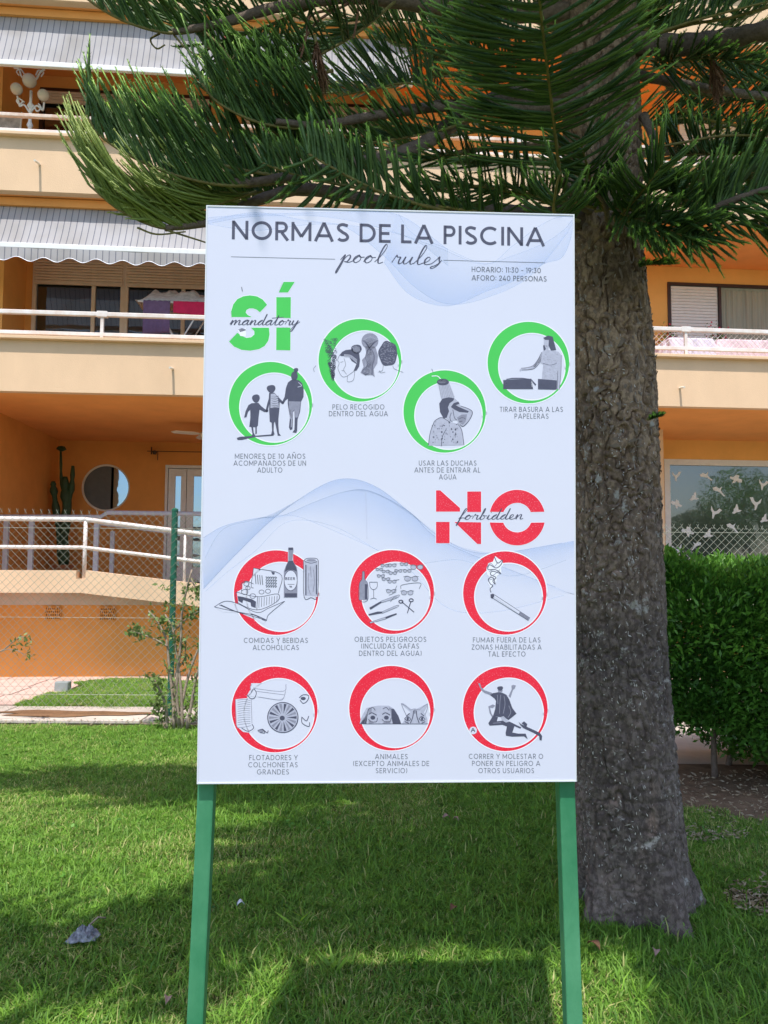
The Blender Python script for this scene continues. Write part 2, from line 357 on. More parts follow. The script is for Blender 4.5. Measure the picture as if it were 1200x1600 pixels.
# back walls: first floor and above with openings made of wall pieces
def wall(u0, u1, z0, z1, w, holes=(), th=.22, m=None):
    """wall sheet at depth w with rectangular holes [(ua,ub,za,zb)], as one mesh of boxes between the holes"""
    us = sorted({u0, u1, *[h[0] for h in holes], *[h[1] for h in holes]}); b = MB()
    for a, c in zip(us, us[1:]):
        mid = (a+c)/2; hs = sorted([(h[2], h[3]) for h in holes if h[0] < mid < h[1]]); z = z0
        for s, e in hs:
            if s > z: b.box(a, c, w, w+th, z, s)
            z = max(z, e)
        if z < z1: b.box(a, c, w, w+th, z, z1)
    return b.build('wall', m or M['orange_wall'], bld)
def window(u0, u1, z0, z1, w, mullions=(), m=None, glass=None, fr=.06, shutter=0, panes=None, sill=False):
    """frame with panes; shutter = height of the half-lowered roller shutter"""
    m = m or M['beige']; b = MB()
    b.box(u0, u0+fr, w-.05, w+.05, z0, z1); b.box(u1-fr, u1, w-.05, w+.05, z0, z1)
    b.box(u0+fr, u1-fr, w-.05, w+.05, z1-fr, z1); b.box(u0+fr, u1-fr, w-.05, w+.05, z0, z0+fr)
    for q in mullions: b.box(q-fr/2, q+fr/2, w-.04, w+.045, z0+fr, z1-fr)
    win = b.build('window', m, bld, bevel=.004)
    es = [u0+fr]+[v for q in mullions for v in (q-fr/2, q+fr/2)]+[u1-fr]
    for k in range(0, len(es), 2):
        gm = glass or M['glass']
        if panes and panes[k//2]: gm = panes[k//2]
        part(lambda b: b.box(es[k], es[k+1], w+.0, w+.012, z0+fr, z1-fr), 'pane', gm, win)
    if shutter:
        zz = z1-fr; k = 0; sh = MB()
        while zz > z1-fr-shutter:
            sh.prism_u([(w-.062, zz-.043), (w-.072, zz-.022), (w-.062, zz-.003), (w-.052, zz-.003), (w-.052, zz-.043)], u0+fr*.5, u1-fr*.5); zz -= .046
        sh.box(u0+fr*.5, u1-fr*.5, w-.075, w-.051, zz-.03, zz+.003)
        sh.build('roller_shutter', M['beige_dark'], win)
    return win
# first floor back wall, left part: two wide sliding windows
w1 = depth[2]
f1 = lambda px, py: Fz(px, py, w1)
holes1 = []
zc = zs1+.2
zw1 = f1(120, 403)[1]
ua, ub = f1(50, 480)[0], f1(194, 480)[0]; uc = f1(325, 480)[0]+.08
ud = uc+.12; ue = ud+(ub-ua); uf = ue+(uc-ub)
h1 = [(ua, ub, zc+.02, zw1), (ub, uc, zc+.02, zw1), (ud, ue, zc+.02, zw1)]
ur0, ur1 = f1(1043, 480)[0], f1(1250, 480)[0]; zr1 = Fz(1100, 443, w1)[1]
h1r = (ur0, ur1, zc+.55, zr1)
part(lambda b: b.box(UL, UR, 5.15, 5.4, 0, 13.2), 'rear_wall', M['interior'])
wall(UL, UR, zs1+.2, zs2, w1, h1+[h1r], m=M['orange_lit'])
for (a, c, z0, z1) in h1:
    window(a, c, z0, z1, w1+.03, mullions=[a+(c-a)*.66], shutter=fzz(405, w1, 120)-fzz(437, w1, 120))
wr = window(*h1r, w1+.03, mullions=[Fz(1125, 480, w1)[0]], m=M['dark_frame'], panes=[M['white_paint'], M['curtain']], fr=.05)
# louvre slats on the closed white shutter
sh = MB(); ur_m = Fz(1122, 480, w1)[0]
zz = zr1-.07
while zz > zc+.62:
    sh.prism_u([(w1-.01, zz-.05), (w1-.024, zz-.048), (w1-.012, zz), (w1-.0, zz)], ur0+.06, ur_m-.03); zz -= .053
sh.build('shutter_slats', M['white_paint'], wr)
# curtain folds behind the glass of the right window
cu = MB(); uu = ur_m+.07; pr = []
n_ = 60; U1 = ur1-.06
for k in range(n_+1):
    pr.append((uu+(U1-uu)*k/n_, w1+.02+.012*math.sin(k*1.15)+.006*math.sin(k*2.7)))
for (a, p), (c, q) in zip(pr, pr[1:]):
    cu.add([(a, p, zc+.6), (c, q, zc+.6), (c, q, zr1-.1), (a, p, zr1-.1)], [(0, 1, 2, 3)])
cu.build('curtain', M['curtain'], wr)
# second floor
w2 = depth[3]
zc2 = zs2+.2; z2t = Fz(120, 140, w2)[1]
ga, gb = Fz(62, 170, w2)[0], Fz(330, 170, w2)[0]
gc = Fz(1060, 170, w2)[0]; gd = Fz(1230, 170, w2)[0]
mid = []
h2 = [(ga, gb, zc2+.02, z2t), (gc, gd, zc2+.35, z2t)]
u = gb+.5
h2b = (u, u+2.2, zc2+.02, z2t); h2.append(h2b)
wall(UL, UR, zs2+.2, zs3, w2, h2, m=M['orange_lit'])
window(*h2[0], w2+.03, mullions=[ga+(gb-ga)*.5], m=M['dark_frame'], shutter=.16)
window(*h2b, w2+.03, mullions=[u+1.1], m=M['dark_frame'], shutter=.5)
window(*h2[1], w2+.03, mullions=[(gc+gd)/2], m=M['white_paint'], panes=[M['white_paint'], M['white_paint']])
wall(UL, UR, zs3+.2, zs3+H, w2, [(ga, gb, zs3+.22, z2t+H)]); window(ga, gb, zs3+.22, z2t+H, w2+.03, mullions=[(ga+gb)/2])
wall(UL, UR, zs3+H+.2, zs3+2*H, w2)
part(lambda b: b.box(UL-.2, UR+.2, -.2, 8.0, zs3+2*H, zs3+2*H+.25), 'roof', M['cream'])
for s in (UL, UR-.25): part(lambda b: b.box(s, s+.25, .0, 8.0, 0, zs3+2*H) if s > 0 else b.box(s-.25, s, 0, 8, 0, zs3+2*H), 'end_wall', M['cream'])
# dividing piers on the balconies
pu = Fz(17, 480, 1.2)[0]
part(lambda b: b.box(UL, pu, .9, w1-.003, zs1+.2, zs2), 'pier', M['orange_lit'])
part(lambda b: b.box(UL, Fz(16, 160, 1.3)[0], 1.0, w2-.003, zs2+.2, zs3), 'pier', M['orange_lit'])
um = Fz(600, 500, 0)[0]
for k, (a, t) in enumerate(floors[:3]):
    part(lambda b: b.box(um, um+.2, .3, w1-.004, a+.2, a+H), 'dividing_wall', M['orange_wall'])
# drain spouts with their pipes of shadow
for px, py, w in ((62, 258, 0), (270, 577, 0), (1062, 607, 0)):
    u, z = Fz(px, py, w)
    part(lambda b: b.tube([(u, .03, z+.01), (u, -.06, z), (u-.01, -.16, z-.018)], .016, 8), 'drain_spout', M['beige'])
# railings: rails and posts
def railing(u0, u1, zr, zl, ztop, posts, w=.07, m=None, rh=.06, mesh=False):
    m = m or M['rail_white']; b = MB(); b.box(u0, u1, w-.03, w+.03, zr-rh, zr); r = b.build('railing', m, bld, bevel=.008)
    part(lambda b: b.box(u0, u1, w-.022, w+.022, zl-.052, zl), 'rail', m, r, bevel=.006)
    for q in posts:
        part(lambda b: b.box(q-.022, q+.022, w-.021, w+.021, ztop-.002, zr-rh), 'post', m, r, bevel=.004)
        part(lambda b: b.box(q-.07, q+.07, w-.036, w+.036, zr-rh-.01, zr+.012), 'rail_clamp', m, r, bevel=.004)
    if mesh:
        b = MB(); s = .085; zz0, zz1 = ztop+.01, zr-.03; k = 0; hh = zz1-zz0; a = mesh[0]-hh
        while a < mesh[1]:
            for sg in (0, 1):
                x0, x1 = (a, a+hh) if sg == 0 else (a+hh, a)
                b.tube([(x0, w+.001+.004*sg, zz0), (x1, w+.001+.004*sg, zz1)], .0032, 4, False)
            a += s
        b.build('rail_netting', M['rail_white'], r)
    return r
zr = fzz(488, .07); zl = fzz(520, .07)
usplit = Fz(590, 500, 0)[0]
railing(UL, usplit, zr, zl, zt1, [fu(160, .07, 500), fu(160, .07, 500)-2.55, fu(160, .07, 500)+2.5])
zrr = Fz(1100, 513, .07)[1]; zlr = Fz(1100, 543, .07)[1]
railing(usplit+.03, UR, zrr, zlr, zt1, [fu(1071, .07, 520), fu(1071, .07, 520)-2.4, fu(1071, .07, 520)+2.4], mesh=(fu(900, 0), fu(1400, 0)))
z2r = fzz(184, .07)
r2_ = railing(UL, UR, z2r, z2r-.22, zt2, [fu(-60, .07, 190)+2.6*k for k in range(5)], rh=.05)
r2_.data.materials[0] = M['rust']
# awnings
def awning(u0, u1, zt, zb, pr, valance, w0=.24):
    b = MB(); n = 40; top = []
    rows = 8
    V = []; Fc = []
    for i in range(rows+1):
        t = i/rows; y = w0+(-pr-w0)*t; z = zt+(zb-zt)*t-.05*math.sin(math.pi*t)
        for k in range(n+1):
            V.append((u0+(u1-u0)*k/n, y, z+.006*math.sin(k*1.9+i)))
    for i in range(rows):
        for k in range(n): a = i*(n+1)+k; Fc.append((a, a+1, a+n+2, a+n+1))
    b.add(V, Fc); aw = b.build('awning', M['awning'], bld, smooth=True)
    part(lambda b: b.box(u0-.02, u1+.02, -pr-.035, -pr+.025, zb-.045, zb+.03), 'front_bar', M['white_paint'], aw, bevel=.008)
    if valance:
        N = int((u1-u0)/.024); V = []; Fc = []
        for k in range(N+1):
            x = u0+(u1-u0)*k/N; ph = (x-u0)/.35
            dz = .15+.030*math.cos(2*math.pi*ph) ; y = -pr-.037+.008*math.sin(x*5)
            V += [(x, y, zb-.045), (x, y-.004, zb-.045-dz)]
        for k in range(N): a = 2*k; Fc.append((a, a+1, a+3, a+2))
        v = MB().add(V, Fc).build('valance', M['awning'], aw)
        part(lambda b: [b.add([V[2*k+1], V[2*k+3], (V[2*k+3][0], V[2*k+3][1]-.004, V[2*k+3][2]-.007), (V[2*k+1][0], V[2*k+1][1]-.004, V[2*k+1][2]-.007)], [(0, 1, 2, 3)]) for k in range(N)], 'valance_trim', M['halo'], aw)
    for q in (u0+.25, u1-.25, (u0+u1)/2):
        part(lambda b: b.tube([(q, .62, zt-.25), (q+.0, -pr+.02, zb-.03)], .018, 6), 'awning_arm', M['white_paint'], aw)
    part(lambda b: b.box(u0-.02, u1+.02, w0-.06, w0+.06, zt-.02, min(zt+.09, 99)), 'awning_cassette', M['orange'], aw)
    return aw
# first floor left awning with scalloped valance; the bar line gives its height
pr1 = .06
awning(fu(-260, 0), usplit-.1, zs2-.10, Fz(150, 388, -pr1)[1], pr1, True)
pr2 = .05
a2s = Fz(354, 60, 0)[0]
awning(fu(-260, 0), a2s-.03, zs3-.10, Fz(150, 106, -pr2)[1], pr2, False)
awning(a2s+.03, fu(640, 0), zs3-.10, Fz(150, 106, -pr2)[1]+.03, pr2, False)
part(lambda b: b.tube([(a2s, -.1, zs3+.02), (a2s, -.13, zs3-.55)], .02, 6), 'drain_pipe', mat('red_brown_paint', (.45, .10, .05), .6))
# ------------ ground floor
w0 = depth[1]
usw = Fz(92, 700, w0)[0]                    # left side wall
part(lambda b: b.box(UL, usw, .03, w0+.3, 0, zs1+.003), 'side_wall', M['orange_wall'])
rc = Fz(165, 762, w0); rr = Fz(203, 762, w0)[0]-rc[0]
dl, dr = Fz(258, 760, w0)[0], Fz(345, 760, w0)[0]; dz = Fz(290, 727, w0)[1]
upart = Fz(640, 700, w0)[0]
zf = 1.2
# wall with a round opening: annulus of quads inside a square hole
hb = rr+.12
wall(usw, upart, .2, zs1+.003, w0, [(rc[0]-hb, rc[0]+hb, rc[1]-hb, rc[1]+hb), (dl, dr, zf, dz)])
b = MB(); N = 48; V = []; Fc = []
for k in range(N):
    q = 2*math.pi*k/N; c, s = math.cos(q), math.sin(q); m_ = max(abs(c), abs(s))
    for w in (w0, w0+.2): V += [(rc[0]+rr*c, w, rc[1]+rr*s), (rc[0]+hb*c/m_, w, rc[1]+hb*s/m_)]
for k in range(N):
    a, c = 4*k, 4*((k+1) % N); Fc += [(a, c, c+1, a+1), (a, a+2, c+2, c)]
b.add(V, Fc); b.build('wall_opening_ring', M['orange_wall'], bld)
# round window: ring frame, dark leaf on the left, reflecting pane on the right
b = MB(); ring = [(rr-.035, w0+.03), (rr, w0+.03), (rr, w0+.09), (rr-.035, w0+.09)]; V = []; Fc = []
for k in range(N):
    q = 2*math.pi*k/N
    for r, w in ring: V.append((rc[0]+r*math.cos(q), w, rc[1]+r*math.sin(q)))
for k in range(N):
    for j in range(4): Fc.append((4*k+j, 4*((k+1) % N)+j, 4*((k+1) % N)+(j+1) % 4, 4*k+(j+1) % 4))
rw = b.add(V, Fc).build('round_window', M['beige'], bld)
xs = rc[0]+rr*.25
def disc_part(sgn):
    P = []; r = rr-.03
    for k in range(61):
        q = 2*math.pi*k/60; x, z = rc[0]+r*math.cos(q), rc[1]+r*math.sin(q)
        if (x-xs)*sgn > 0: P.append((x, z, q))
    q0 = 0 if sgn < 0 else -math.pi
    P.sort(key=lambda p: (p[2] if sgn < 0 else ((p[2]+math.pi) % (2*math.pi))))
    return [(x, z) for x, z, _ in P]
b = MB(); P = disc_part(1); b.prism_w(P, w0+.06, w0+.07); b.build('pane', glassmat('round_glass', (.02, .03, .05), .42, (.5, .74, 1)), rw)
b = MB(); P = disc_part(-1); b.prism_w(P, w0+.045, w0+.055); b.build('inner_shutter', mat('dark_grey_leaf', (.13, .14, .14), .6), rw)
# white double door with tall panes
b = MB(); b.box(dl, dl+.05, w0-.02, w0+.1, zf, dz); b.box(dr-.05, dr, w0-.02, w0+.1, zf, dz); b.box(dl+.05, dr-.05, w0-.02, w0+.1, dz-.06, dz)
dd = b.build('double_door', M['white_paint'], bld, bevel=.004)
dm = Fz(291, 760, w0)[0]
for a, c in ((dl+.06, dm), (dm+.01, dr-.06)):
    b = MB(); b.box(a, a+.13, w0, w0+.05, zf+.02, dz-.07); b.box(c-.10, c, w0, w0+.05, zf+.02, dz-.07); b.box(a+.13, c-.10, w0, w0+.05, dz-.21, dz-.07); b.box(a+.13, c-.10, w0, w0+.05, zf+.02, zf+.3)
    lf = b.build('door_leaf', M['white_paint'], dd, bevel=.004)
    part(lambda b: b.box(a+.13, c-.10, w0+.02, w0+.03, zf+.3, dz-.21), 'pane', glassmat('door_glass', (.02, .03, .05), .42, (.5, .74, 1)), dd)
# hanging wall lamp beside the door
lu, lz = Fz(240, 705, w0-.12)
wl = part(lambda b: (b.tube([(lu-.12, w0-.12, lz), (lu+.9, w0-.12, lz)], .008, 6), b.tube([(lu-.04, w0-.12, lz+.08), (lu-.04, w0-.12, lz-.06)], .012, 6), b.tube([(lu+.08, w0-.12, lz+.01), (lu+.08, w0-.12, lz-.17)], .008, 6), b.lathe((lu+.02, w0-.12, lz-.03), [(.012, .05), (.05, .03), (.03, -.03)], 10)), 'wall_light', mat('bronze', (.10, .06, .04), .5, metal=.5))
# terrace floor, partition and right room
part(lambda b: b.box(UL, UR, .4, 5.0, zf-.2, zf), 'terrace_slab', M['concrete'])
part(lambda b: b.box(UL, UR, .42, .62, 0, zf-.202), 'plinth_wall', M['orange_wall'])
part(lambda b: b.box(upart, upart+.25, .2, 5.0, zf, zs1+.003), 'partition_wall', M['orange_wall'])
wR = 2.9
u37 = Fz(1037, 700, wR)[0]
part(lambda b: b.box(Fz(1005, 700, 1.9)[0], Fz(1036.5, 700, 1.9)[0], 1.9, wR+.3, zf, zs1+.003), 'pier', M['cream'])
zgt = Fz(1100, 718, wR)[1]
ugl0, ugl1 = u37+.0, u37+3.4
wall(upart+.26, UR, zf, zs1+.003, wR, [(ugl0, ugl1, zf+.02, zgt)], m=M['orange_lit'])
bw = window(ugl0, ugl1, zf+.02, zgt, wR+.04, mullions=[ugl0+2.2], m=M['white_paint'], glass=M['glass_big'], fr=.11)
M['sticker'] = mat('white_sticker', (.84, .87, .90), .5, .03, 5)
# white bird stickers on the glass
birds = [(545, 1120, 0), (688, 1122, 1), (832, 1136, 3), (962, 1162, 0), (750, 1192, 1), (632, 1220, 2), (545, 1255, 3), (926, 1252, 0), (835, 1280, 2), (730, 1296, 0), (970, 1325, 2), (815, 1368, 1), (600, 1388, 3), (700, 1398, 2), (550, 1478, 0), (640, 1455, 1)]
BS = [[(-.5, .9), (-.2, .35), (.1, .2), (.35, .3), (.9, .9), (.75, .2), (.4, -.1), (.3, -.4), (.15, -1), (-.05, -1), (-.1, -.3), (-.6, .1), (-1, .8)],
      [(-1, .6), (-.4, .75), (.1, .4), (.6, .7), (.3, .1), (.6, -.4), (1, -.9), (.7, -.9), (.1, -.2), (-.3, .0), (-.9, .2)],
      [(0, 1), (.25, .4), (.35, 0), (1, 0), (.6, -.35), (.1, -.5), (-.4, -.9), (-.8, -.8), (-.5, -.4), (-.55, 0), (-.3, .3), (-.2, .9)],
      [(-1, .1), (-.5, .2), (-.2, .7), (.3, .75), (.3, .3), (.9, .3), (1, -.1), (.5, -.3), (.2, -.15), (-.1, -.6), (-.4, -.8), (-.3, -.2), (-.9, -.2)]]
for i, (zx, zy, k) in enumerate(birds):
    u, z = Fz(880+zx*.3249, 380+zy*.3249, wR+.03); s = .112*(.85+.25*((i*7) % 5)/4); a = .35*math.sin(i*2.3); fl = -1 if i % 3 == 0 else 1
    P = [(u+s*fl*(x*math.cos(a)-y*math.sin(a)), z+s*(x*math.sin(a)+y*math.cos(a))) for x, y in BS[k]]
    MB().prism_w(P, wR+.036, wR+.0385).build('bird_sticker', M['sticker'], bw)
# ---- access ramp in front of the terrace: band (parapet), railing, plinth
def prof_top(px): return 890 if px < 128 else 890+(px-128)*.105
u128 = fu(128, -.05, 890); zb0 = Fz(60, 891, -.05)[1]; zb1 = Fz(60, 926, -.05)[1]
uE = u128+6.2
slope = (Fz(315, 914, -.05)[1]-Fz(128, 892, -.05)[1])/(fu(315, -.05, 900)-u128)
band = lambda z, u: z if u <= u128 else z+slope*(u-u128)
P = [(UL, zb0), (u128-.06, zb0), (u128-.06, zb0-.11), (u128+.06, zb0-.11), (u128+.06, zb0), (uE, band(zb0, uE)), (uE, band(zb1, uE)), (u128, zb1), (UL, zb1)]
MB().prism_w(P, -.09, .05).build('ramp_parapet', M['cream'], bld)
P = [(UL, zb1+.05), (u128, zb1+.05), (uE, band(zb1+.05, uE)), (uE, band(zb1+.002, uE)), (u128, zb1+.002), (UL, zb1+.002)]
MB().prism_w(P, .05, .42).build('ramp_floor', M['orange'], bld)
# ventilation bricks: frames of little bars in front of dark holes
for px, py in ((83, 958), (168, 959)):
    u, z = Fz(px, py, .42); vb = part(lambda b: b.box(u-.1, u+.1, .405, .419, z-.085, z+.085), 'vent_brick', M['interior'])
    def bars(b):
        for r in range(5):
            zz = z-.085+r*.0425; b.box(u-.1, u+.1, .39, .404, zz-.006, zz+.006)
        for c in range(9):
            for r in range(4):
                uu = u-.1+c*.025+(.006 if r % 2 else 0); zz = z-.085+r*.0425; b.box(uu-.006, uu+.006, .392, .404, zz+.006, zz+.0365)
    part(bars, 'vent_grille', M['orange_wall'], vb)
# ramp railing
def tilt_rail(name, z60, r, parent, m):
    z = Fz(60, z60, 0)[1]; return part(lambda b: b.tube([(UL, 0, z), (u128, 0, z), (uE, 0, z+slope*1.02*(uE-u128))], r, 10), name, m, parent, smooth=True), z
rl, zra = tilt_rail('ramp_railing', 811, .033, bld, M['rail_white'])
_, zrb = tilt_rail('rail', 855, .027, rl, M['rail_white'])
for px in (-130, 133, 289, 430):
    u = fu(px, 0, 850); z0 = band(zb0, u)-.12
    part(lambda b: b.tube([(u, 0, z0), (u, 0, band(zra, u))], .027 if px < 280 else .018, 8), 'post', M['rail_white'], rl, smooth=True)
# inner terrace railing of grey tubes, in the shade
ir = part(lambda b: (b.tube([(fu(-100, 1.5), 1.5, Fz(0, 808, 1.5)[1]), (fu(160, 1.5), 1.5, Fz(160, 808, 1.5)[1]), (fu(171, 1.5), 1.5, Fz(171, 801, 1.5)[1]), (fu(420, 1.5), 1.5, Fz(400, 804, 1.5)[1])], .035, 8)), 'terrace_railing', M['lavender'])
for px in (15, 54, 155): part(lambda b: b.box(fu(px, 1.5)-.035, fu(px, 1.5)+.035, 1.47, 1.53, zf, Fz(px, 811, 1.5)[1]), 'post', M['lavender'], ir)
part(lambda b: b.tube([(fu(160, 1.5), 1.5, Fz(160, 818, 1.5)[1]), (fu(420, 1.5), 1.5, Fz(400, 850, 1.5)[1])], .028, 8), 'rail', M['lavender'], ir)
part(lambda b: b.box(fu(180, 1.9)-.03, fu(180, 1.9)+.03, 1.87, 1.93, zf, Fz(180, 830, 1.9)[1]), 'post', M['lavender'], ir)

# ------------------------------------------------------------------ things on the balconies
# cactus in a pot on the terrace
cu_, cz_ = Fz(100, 800, 3.7)
def BW(u, w, z): return _o+_ax*u+_nx*w+Vector((0, 0, z))
def things(name, u, w, z, label, cat, group=None): return tag(empty(name, BW(u, w, z), TH), label, cat, group)
ct = things('cactus', cu_, 3.7, zf, 'tall dark columnar cactus in a pot left of the round window', 'cactus')
part(lambda b: b.lathe((0, 0, 0), [(.13, 0), (.18, .28), (.2, .3), (.2, .34), (.16, .34)], 16), 'pot', M['terracotta'], ct, smooth=True)
def P3(px, py, w=3.7):
    u, z = Fz(px, py, w); return (u-cu_, 0, z-zf)
for pts, r in (([(103, 860), (102, 800), (96, 750), (95, 705)], .035), ([(100, 860), (106, 800), (112, 760), (114, 728)], .06), ([(100, 850), (88, 800), (84, 765), (83, 752)], .07), ([(106, 860), (103, 790), (101, 745)], .10)):
    Pt = [P3(*p) for p in pts]; Pt[0] = (Pt[0][0]*.3, 0, .3); Pt = catmull(Pt, 14)
    rs = [r*(.8+.25*math.sin(i*1.7))*(1 if i < 12 else .6) for i in range(14)]
    b = MB(); b.tube(Pt, r, 10, True, rs); o = b.build('stem', M['cactus'], ct, smooth=True)
part(lambda b: b.lathe(P3(96, 702), [(.02, -.04), (.09, 0), (.06, .05), (.02, .06)], 9), 'flower_head', M['cactus'], ct)
# ceiling fan of the terrace
fu_, fz_ = Fz(322, 650, 2.2)
cf = things('ceiling_fan', fu_, 2.2, zs1, 'pale ceiling fan under the orange terrace ceiling', 'ceiling fan')
part(lambda b: b.lathe((0, 0, 0), [(.05, 0), (.05, -.04), (.015, -.05), (.015, -.14), (.09, -.15), (.1, -.21), (.05, -.24)], 16), 'motor', M['beige'], cf, smooth=True)
for k in range(4):
    q = k*math.pi/2+.35; c, s = math.cos(q), math.sin(q)
    P = [(.1, -.03), (.2, -.07), (.5, -.065), (.56, 0), (.5, .065), (.2, .07), (.1, .03)]
    part(lambda b: b.add([(x*c-y*s, x*s+y*c, -.18+.15*y+dz_) for dz_ in (0, .01) for x, y in P], [tuple(range(7))[::-1], tuple(range(7, 14))]+[(i, (i+1) % 7, 7+(i+1) % 7, 7+i) for i in range(7)]), 'blade', M['beige'], cf)
# ornate white globe lamp on the second floor balcony
u, z = Fz(46, 212, .55); z0 = zs2+.2
lp = things('globe_lamp', u, .55, z0, 'ornate white lamp post with round globes on the upper left balcony', 'lamp')
zb_ = lambda py: Fz(46, py, .55)[1]-z0
part(lambda b: b.lathe((0, 0, 0), [(.13, 0), (.12, .05), (.05, .09), (.035, .3), (.05, .34), (.028, .4), (.026, zb_(200)), (.045, zb_(196)), (.024, zb_(190)), (.024, zb_(170)), (.05, zb_(166)), (.02, zb_(160)), (.02, zb_(142))], 14), 'lamp_post', M['white_paint'], lp, smooth=True)
def globe(px, py, r, name='globe'):
    gx, gz = Fz(px, py, .55); gx -= u; gz -= z0
    part(lambda b: b.lathe((gx, 0, gz), [(.01, -r)]+[(r*math.sin(math.pi*k/10), -r*math.cos(math.pi*k/10)) for k in range(1, 10)]+[(.01, r)], 16), name, M['opal'], lp, smooth=True)
    return gx, gz
M['opal'] = mat('opal_glass', (.74, .70, .64), .25, .03, 5)
G = [globe(26, 139, .085), globe(68, 149, .085), globe(46, 126, .10)]
def scroll(pts, r=.014):
    Pt = catmull([(Fz(px, py, .55)[0]-u, 0, Fz(px, py, .55)[1]-z0) for px, py in pts], 26)
    part(lambda b: b.tube(Pt, r, 6), 'scroll_arm', M['white_paint'], lp, smooth=True)
scroll([(46, 176), (38, 164), (31, 166), (29, 158), (27, 150)]); scroll([(46, 178), (56, 166), (62, 168), (67, 172), (69, 160)])
scroll([(38, 160), (30, 154), (26, 158), (31, 163), (36, 158)], .011); scroll([(52, 164), (58, 174), (64, 168), (60, 162)], .011)
scroll([(22, 106), (30, 108), (33, 118), (38, 124)]); scroll([(70, 108), (63, 113), (58, 122), (54, 126)])
scroll([(30, 118), (26, 112), (32, 108), (38, 116), (40, 124)], .01); scroll([(64, 120), (68, 113), (60, 110), (56, 118)], .01)
# a chair back and a grey box behind it, upper left balcony
u, z = Fz(12, 190, .9)
ch = things('folding_chair', u, .9, zs2+.2, 'white and grey folding chair at the far left of the upper balcony', 'chair')
hh = Fz(12, 170, .9)[1]-zs2-.2
for s in (-.17, .17): part(lambda b: b.tube([(s, .2, 0), (s, -.05, .45), (s, .08, hh)], .014, 6), 'leg', M['white_paint'], ch)
for s in (-.17, .17): part(lambda b: b.tube([(s*.95, -.2, 0), (s*.95, .1, .46)], .014, 6), 'leg', M['white_paint'], ch)
part(lambda b: b.box(-.19, .19, -.2, .14, .44, .465), 'seat', M['grey'], ch, bevel=.008)
part(lambda b: b.box(-.16, .16, .06, .08, .6, hh-.01), 'backrest', M['striped'], ch, bevel=.008)
# laundry rack with its washing
ra, rb = Fz(222, 500, .75)[0], Fz(345, 500, .75)[0]; rt = Fz(270, 481, .75)[1]; z0 = zs1+.2
rk = things('drying_rack', (ra+rb)/2, .75, z0, 'white folding drying rack hung with washing on the first floor balcony', 'drying rack')
hw = (rb-ra)/2; ht = rt-z0
part(lambda b: [b.tube([(-hw, -.25, ht), (hw, -.25, ht), (hw, .25, ht), (-hw, .25, ht), (-hw, -.25, ht)], .012, 6)]+[b.tube([(-hw, -.2+.07*k, ht), (hw, -.2+.07*k, ht)], .004, 5) for k in range(7)], 'rack_frame', M['white_paint'], rk)
for s in (-1, 1):
    for e in (-1, 1): part(lambda b: b.tube([(s*hw*.75, e*.24, 0), (s*hw*.15, -e*.2, ht)] if 0 else [(-s*hw*.62, -.24*e, 0), (s*hw*.62, -.24*e, ht)], .011, 6), 'leg', M['white_paint'], rk)
def drape(name, x0, x1, drop, m, label, y=-.255, seed=1, over=.1):
    """a cloth over the rack's front bar: falls in folds on both sides"""
    N = 30; Rw = 16; V = []; Fc = []
    for i in range(Rw+1):
        t = i/Rw
        for k in range(N+1):
            a = k/N; fx = x0+(x1-x0)*a; fold = .018*math.sin(a*19+seed)+.012*math.sin(a*7.3+seed*2)
            if t < .35: yy = y+over*(1-t/.35); zz = ht+.016+.004*math.sin(a*30+seed)
            else: yy = y-.014+fold*(t-.35); zz = ht+.016-(t-.35)/.65*(drop+.02*math.sin(a*3+seed))
            V.append((fx, yy, zz))
    for i in range(Rw):
        for k in range(N): q = i*(N+1)+k; Fc.append((q, q+1, q+N+2, q+N+1))
    me_o = MB().add(V, Fc).build(name, m, None, smooth=True); me_o.location = rk.location; me_o.rotation_euler = rk.rotation_euler
    sd = me_o.modifiers.new('s', 'SOLIDIFY'); sd.thickness = .004
    return tag(me_o, label, 'laundry')
X = lambda px: Fz(px, 500, .75)[0]-(ra+rb)/2
drape('towel', X(230), X(271), .50, M['purple'], 'purple towel hanging from the drying rack', seed=2)
drape('towel', X(276), X(345), .20, M['red'], 'crimson cloth hanging beside the purple towel on the rack', seed=5)
# crumpled sheet on top
N = 40; V = []; Fc = []
for i in range(15):
    for k in range(N+1):
        a, c = k/N, i/14; x = X(216)+(X(345)-X(216))*a; yy = -.22+.44*c
        V.append((x, yy, ht+.03+.24*math.sin(math.pi*c)*(.35+fbm(np.array([a*9.]), np.array([c*4.]), np.array([1.]), 3)[0])*(min(1, a*6))))
for i in range(14):
    for k in range(N): q = i*(N+1)+k; Fc.append((q, q+1, q+N+2, q+N+1))
sh = MB().add(V, Fc).build('bed_sheet', M['striped'], None, smooth=True); sh.location = rk.location; sh.rotation_euler = rk.rotation_euler
tag(sh, 'crumpled grey and beige sheet heaped on top of the drying rack', 'laundry'); sh.modifiers.new('s', 'SOLIDIFY').thickness = .006
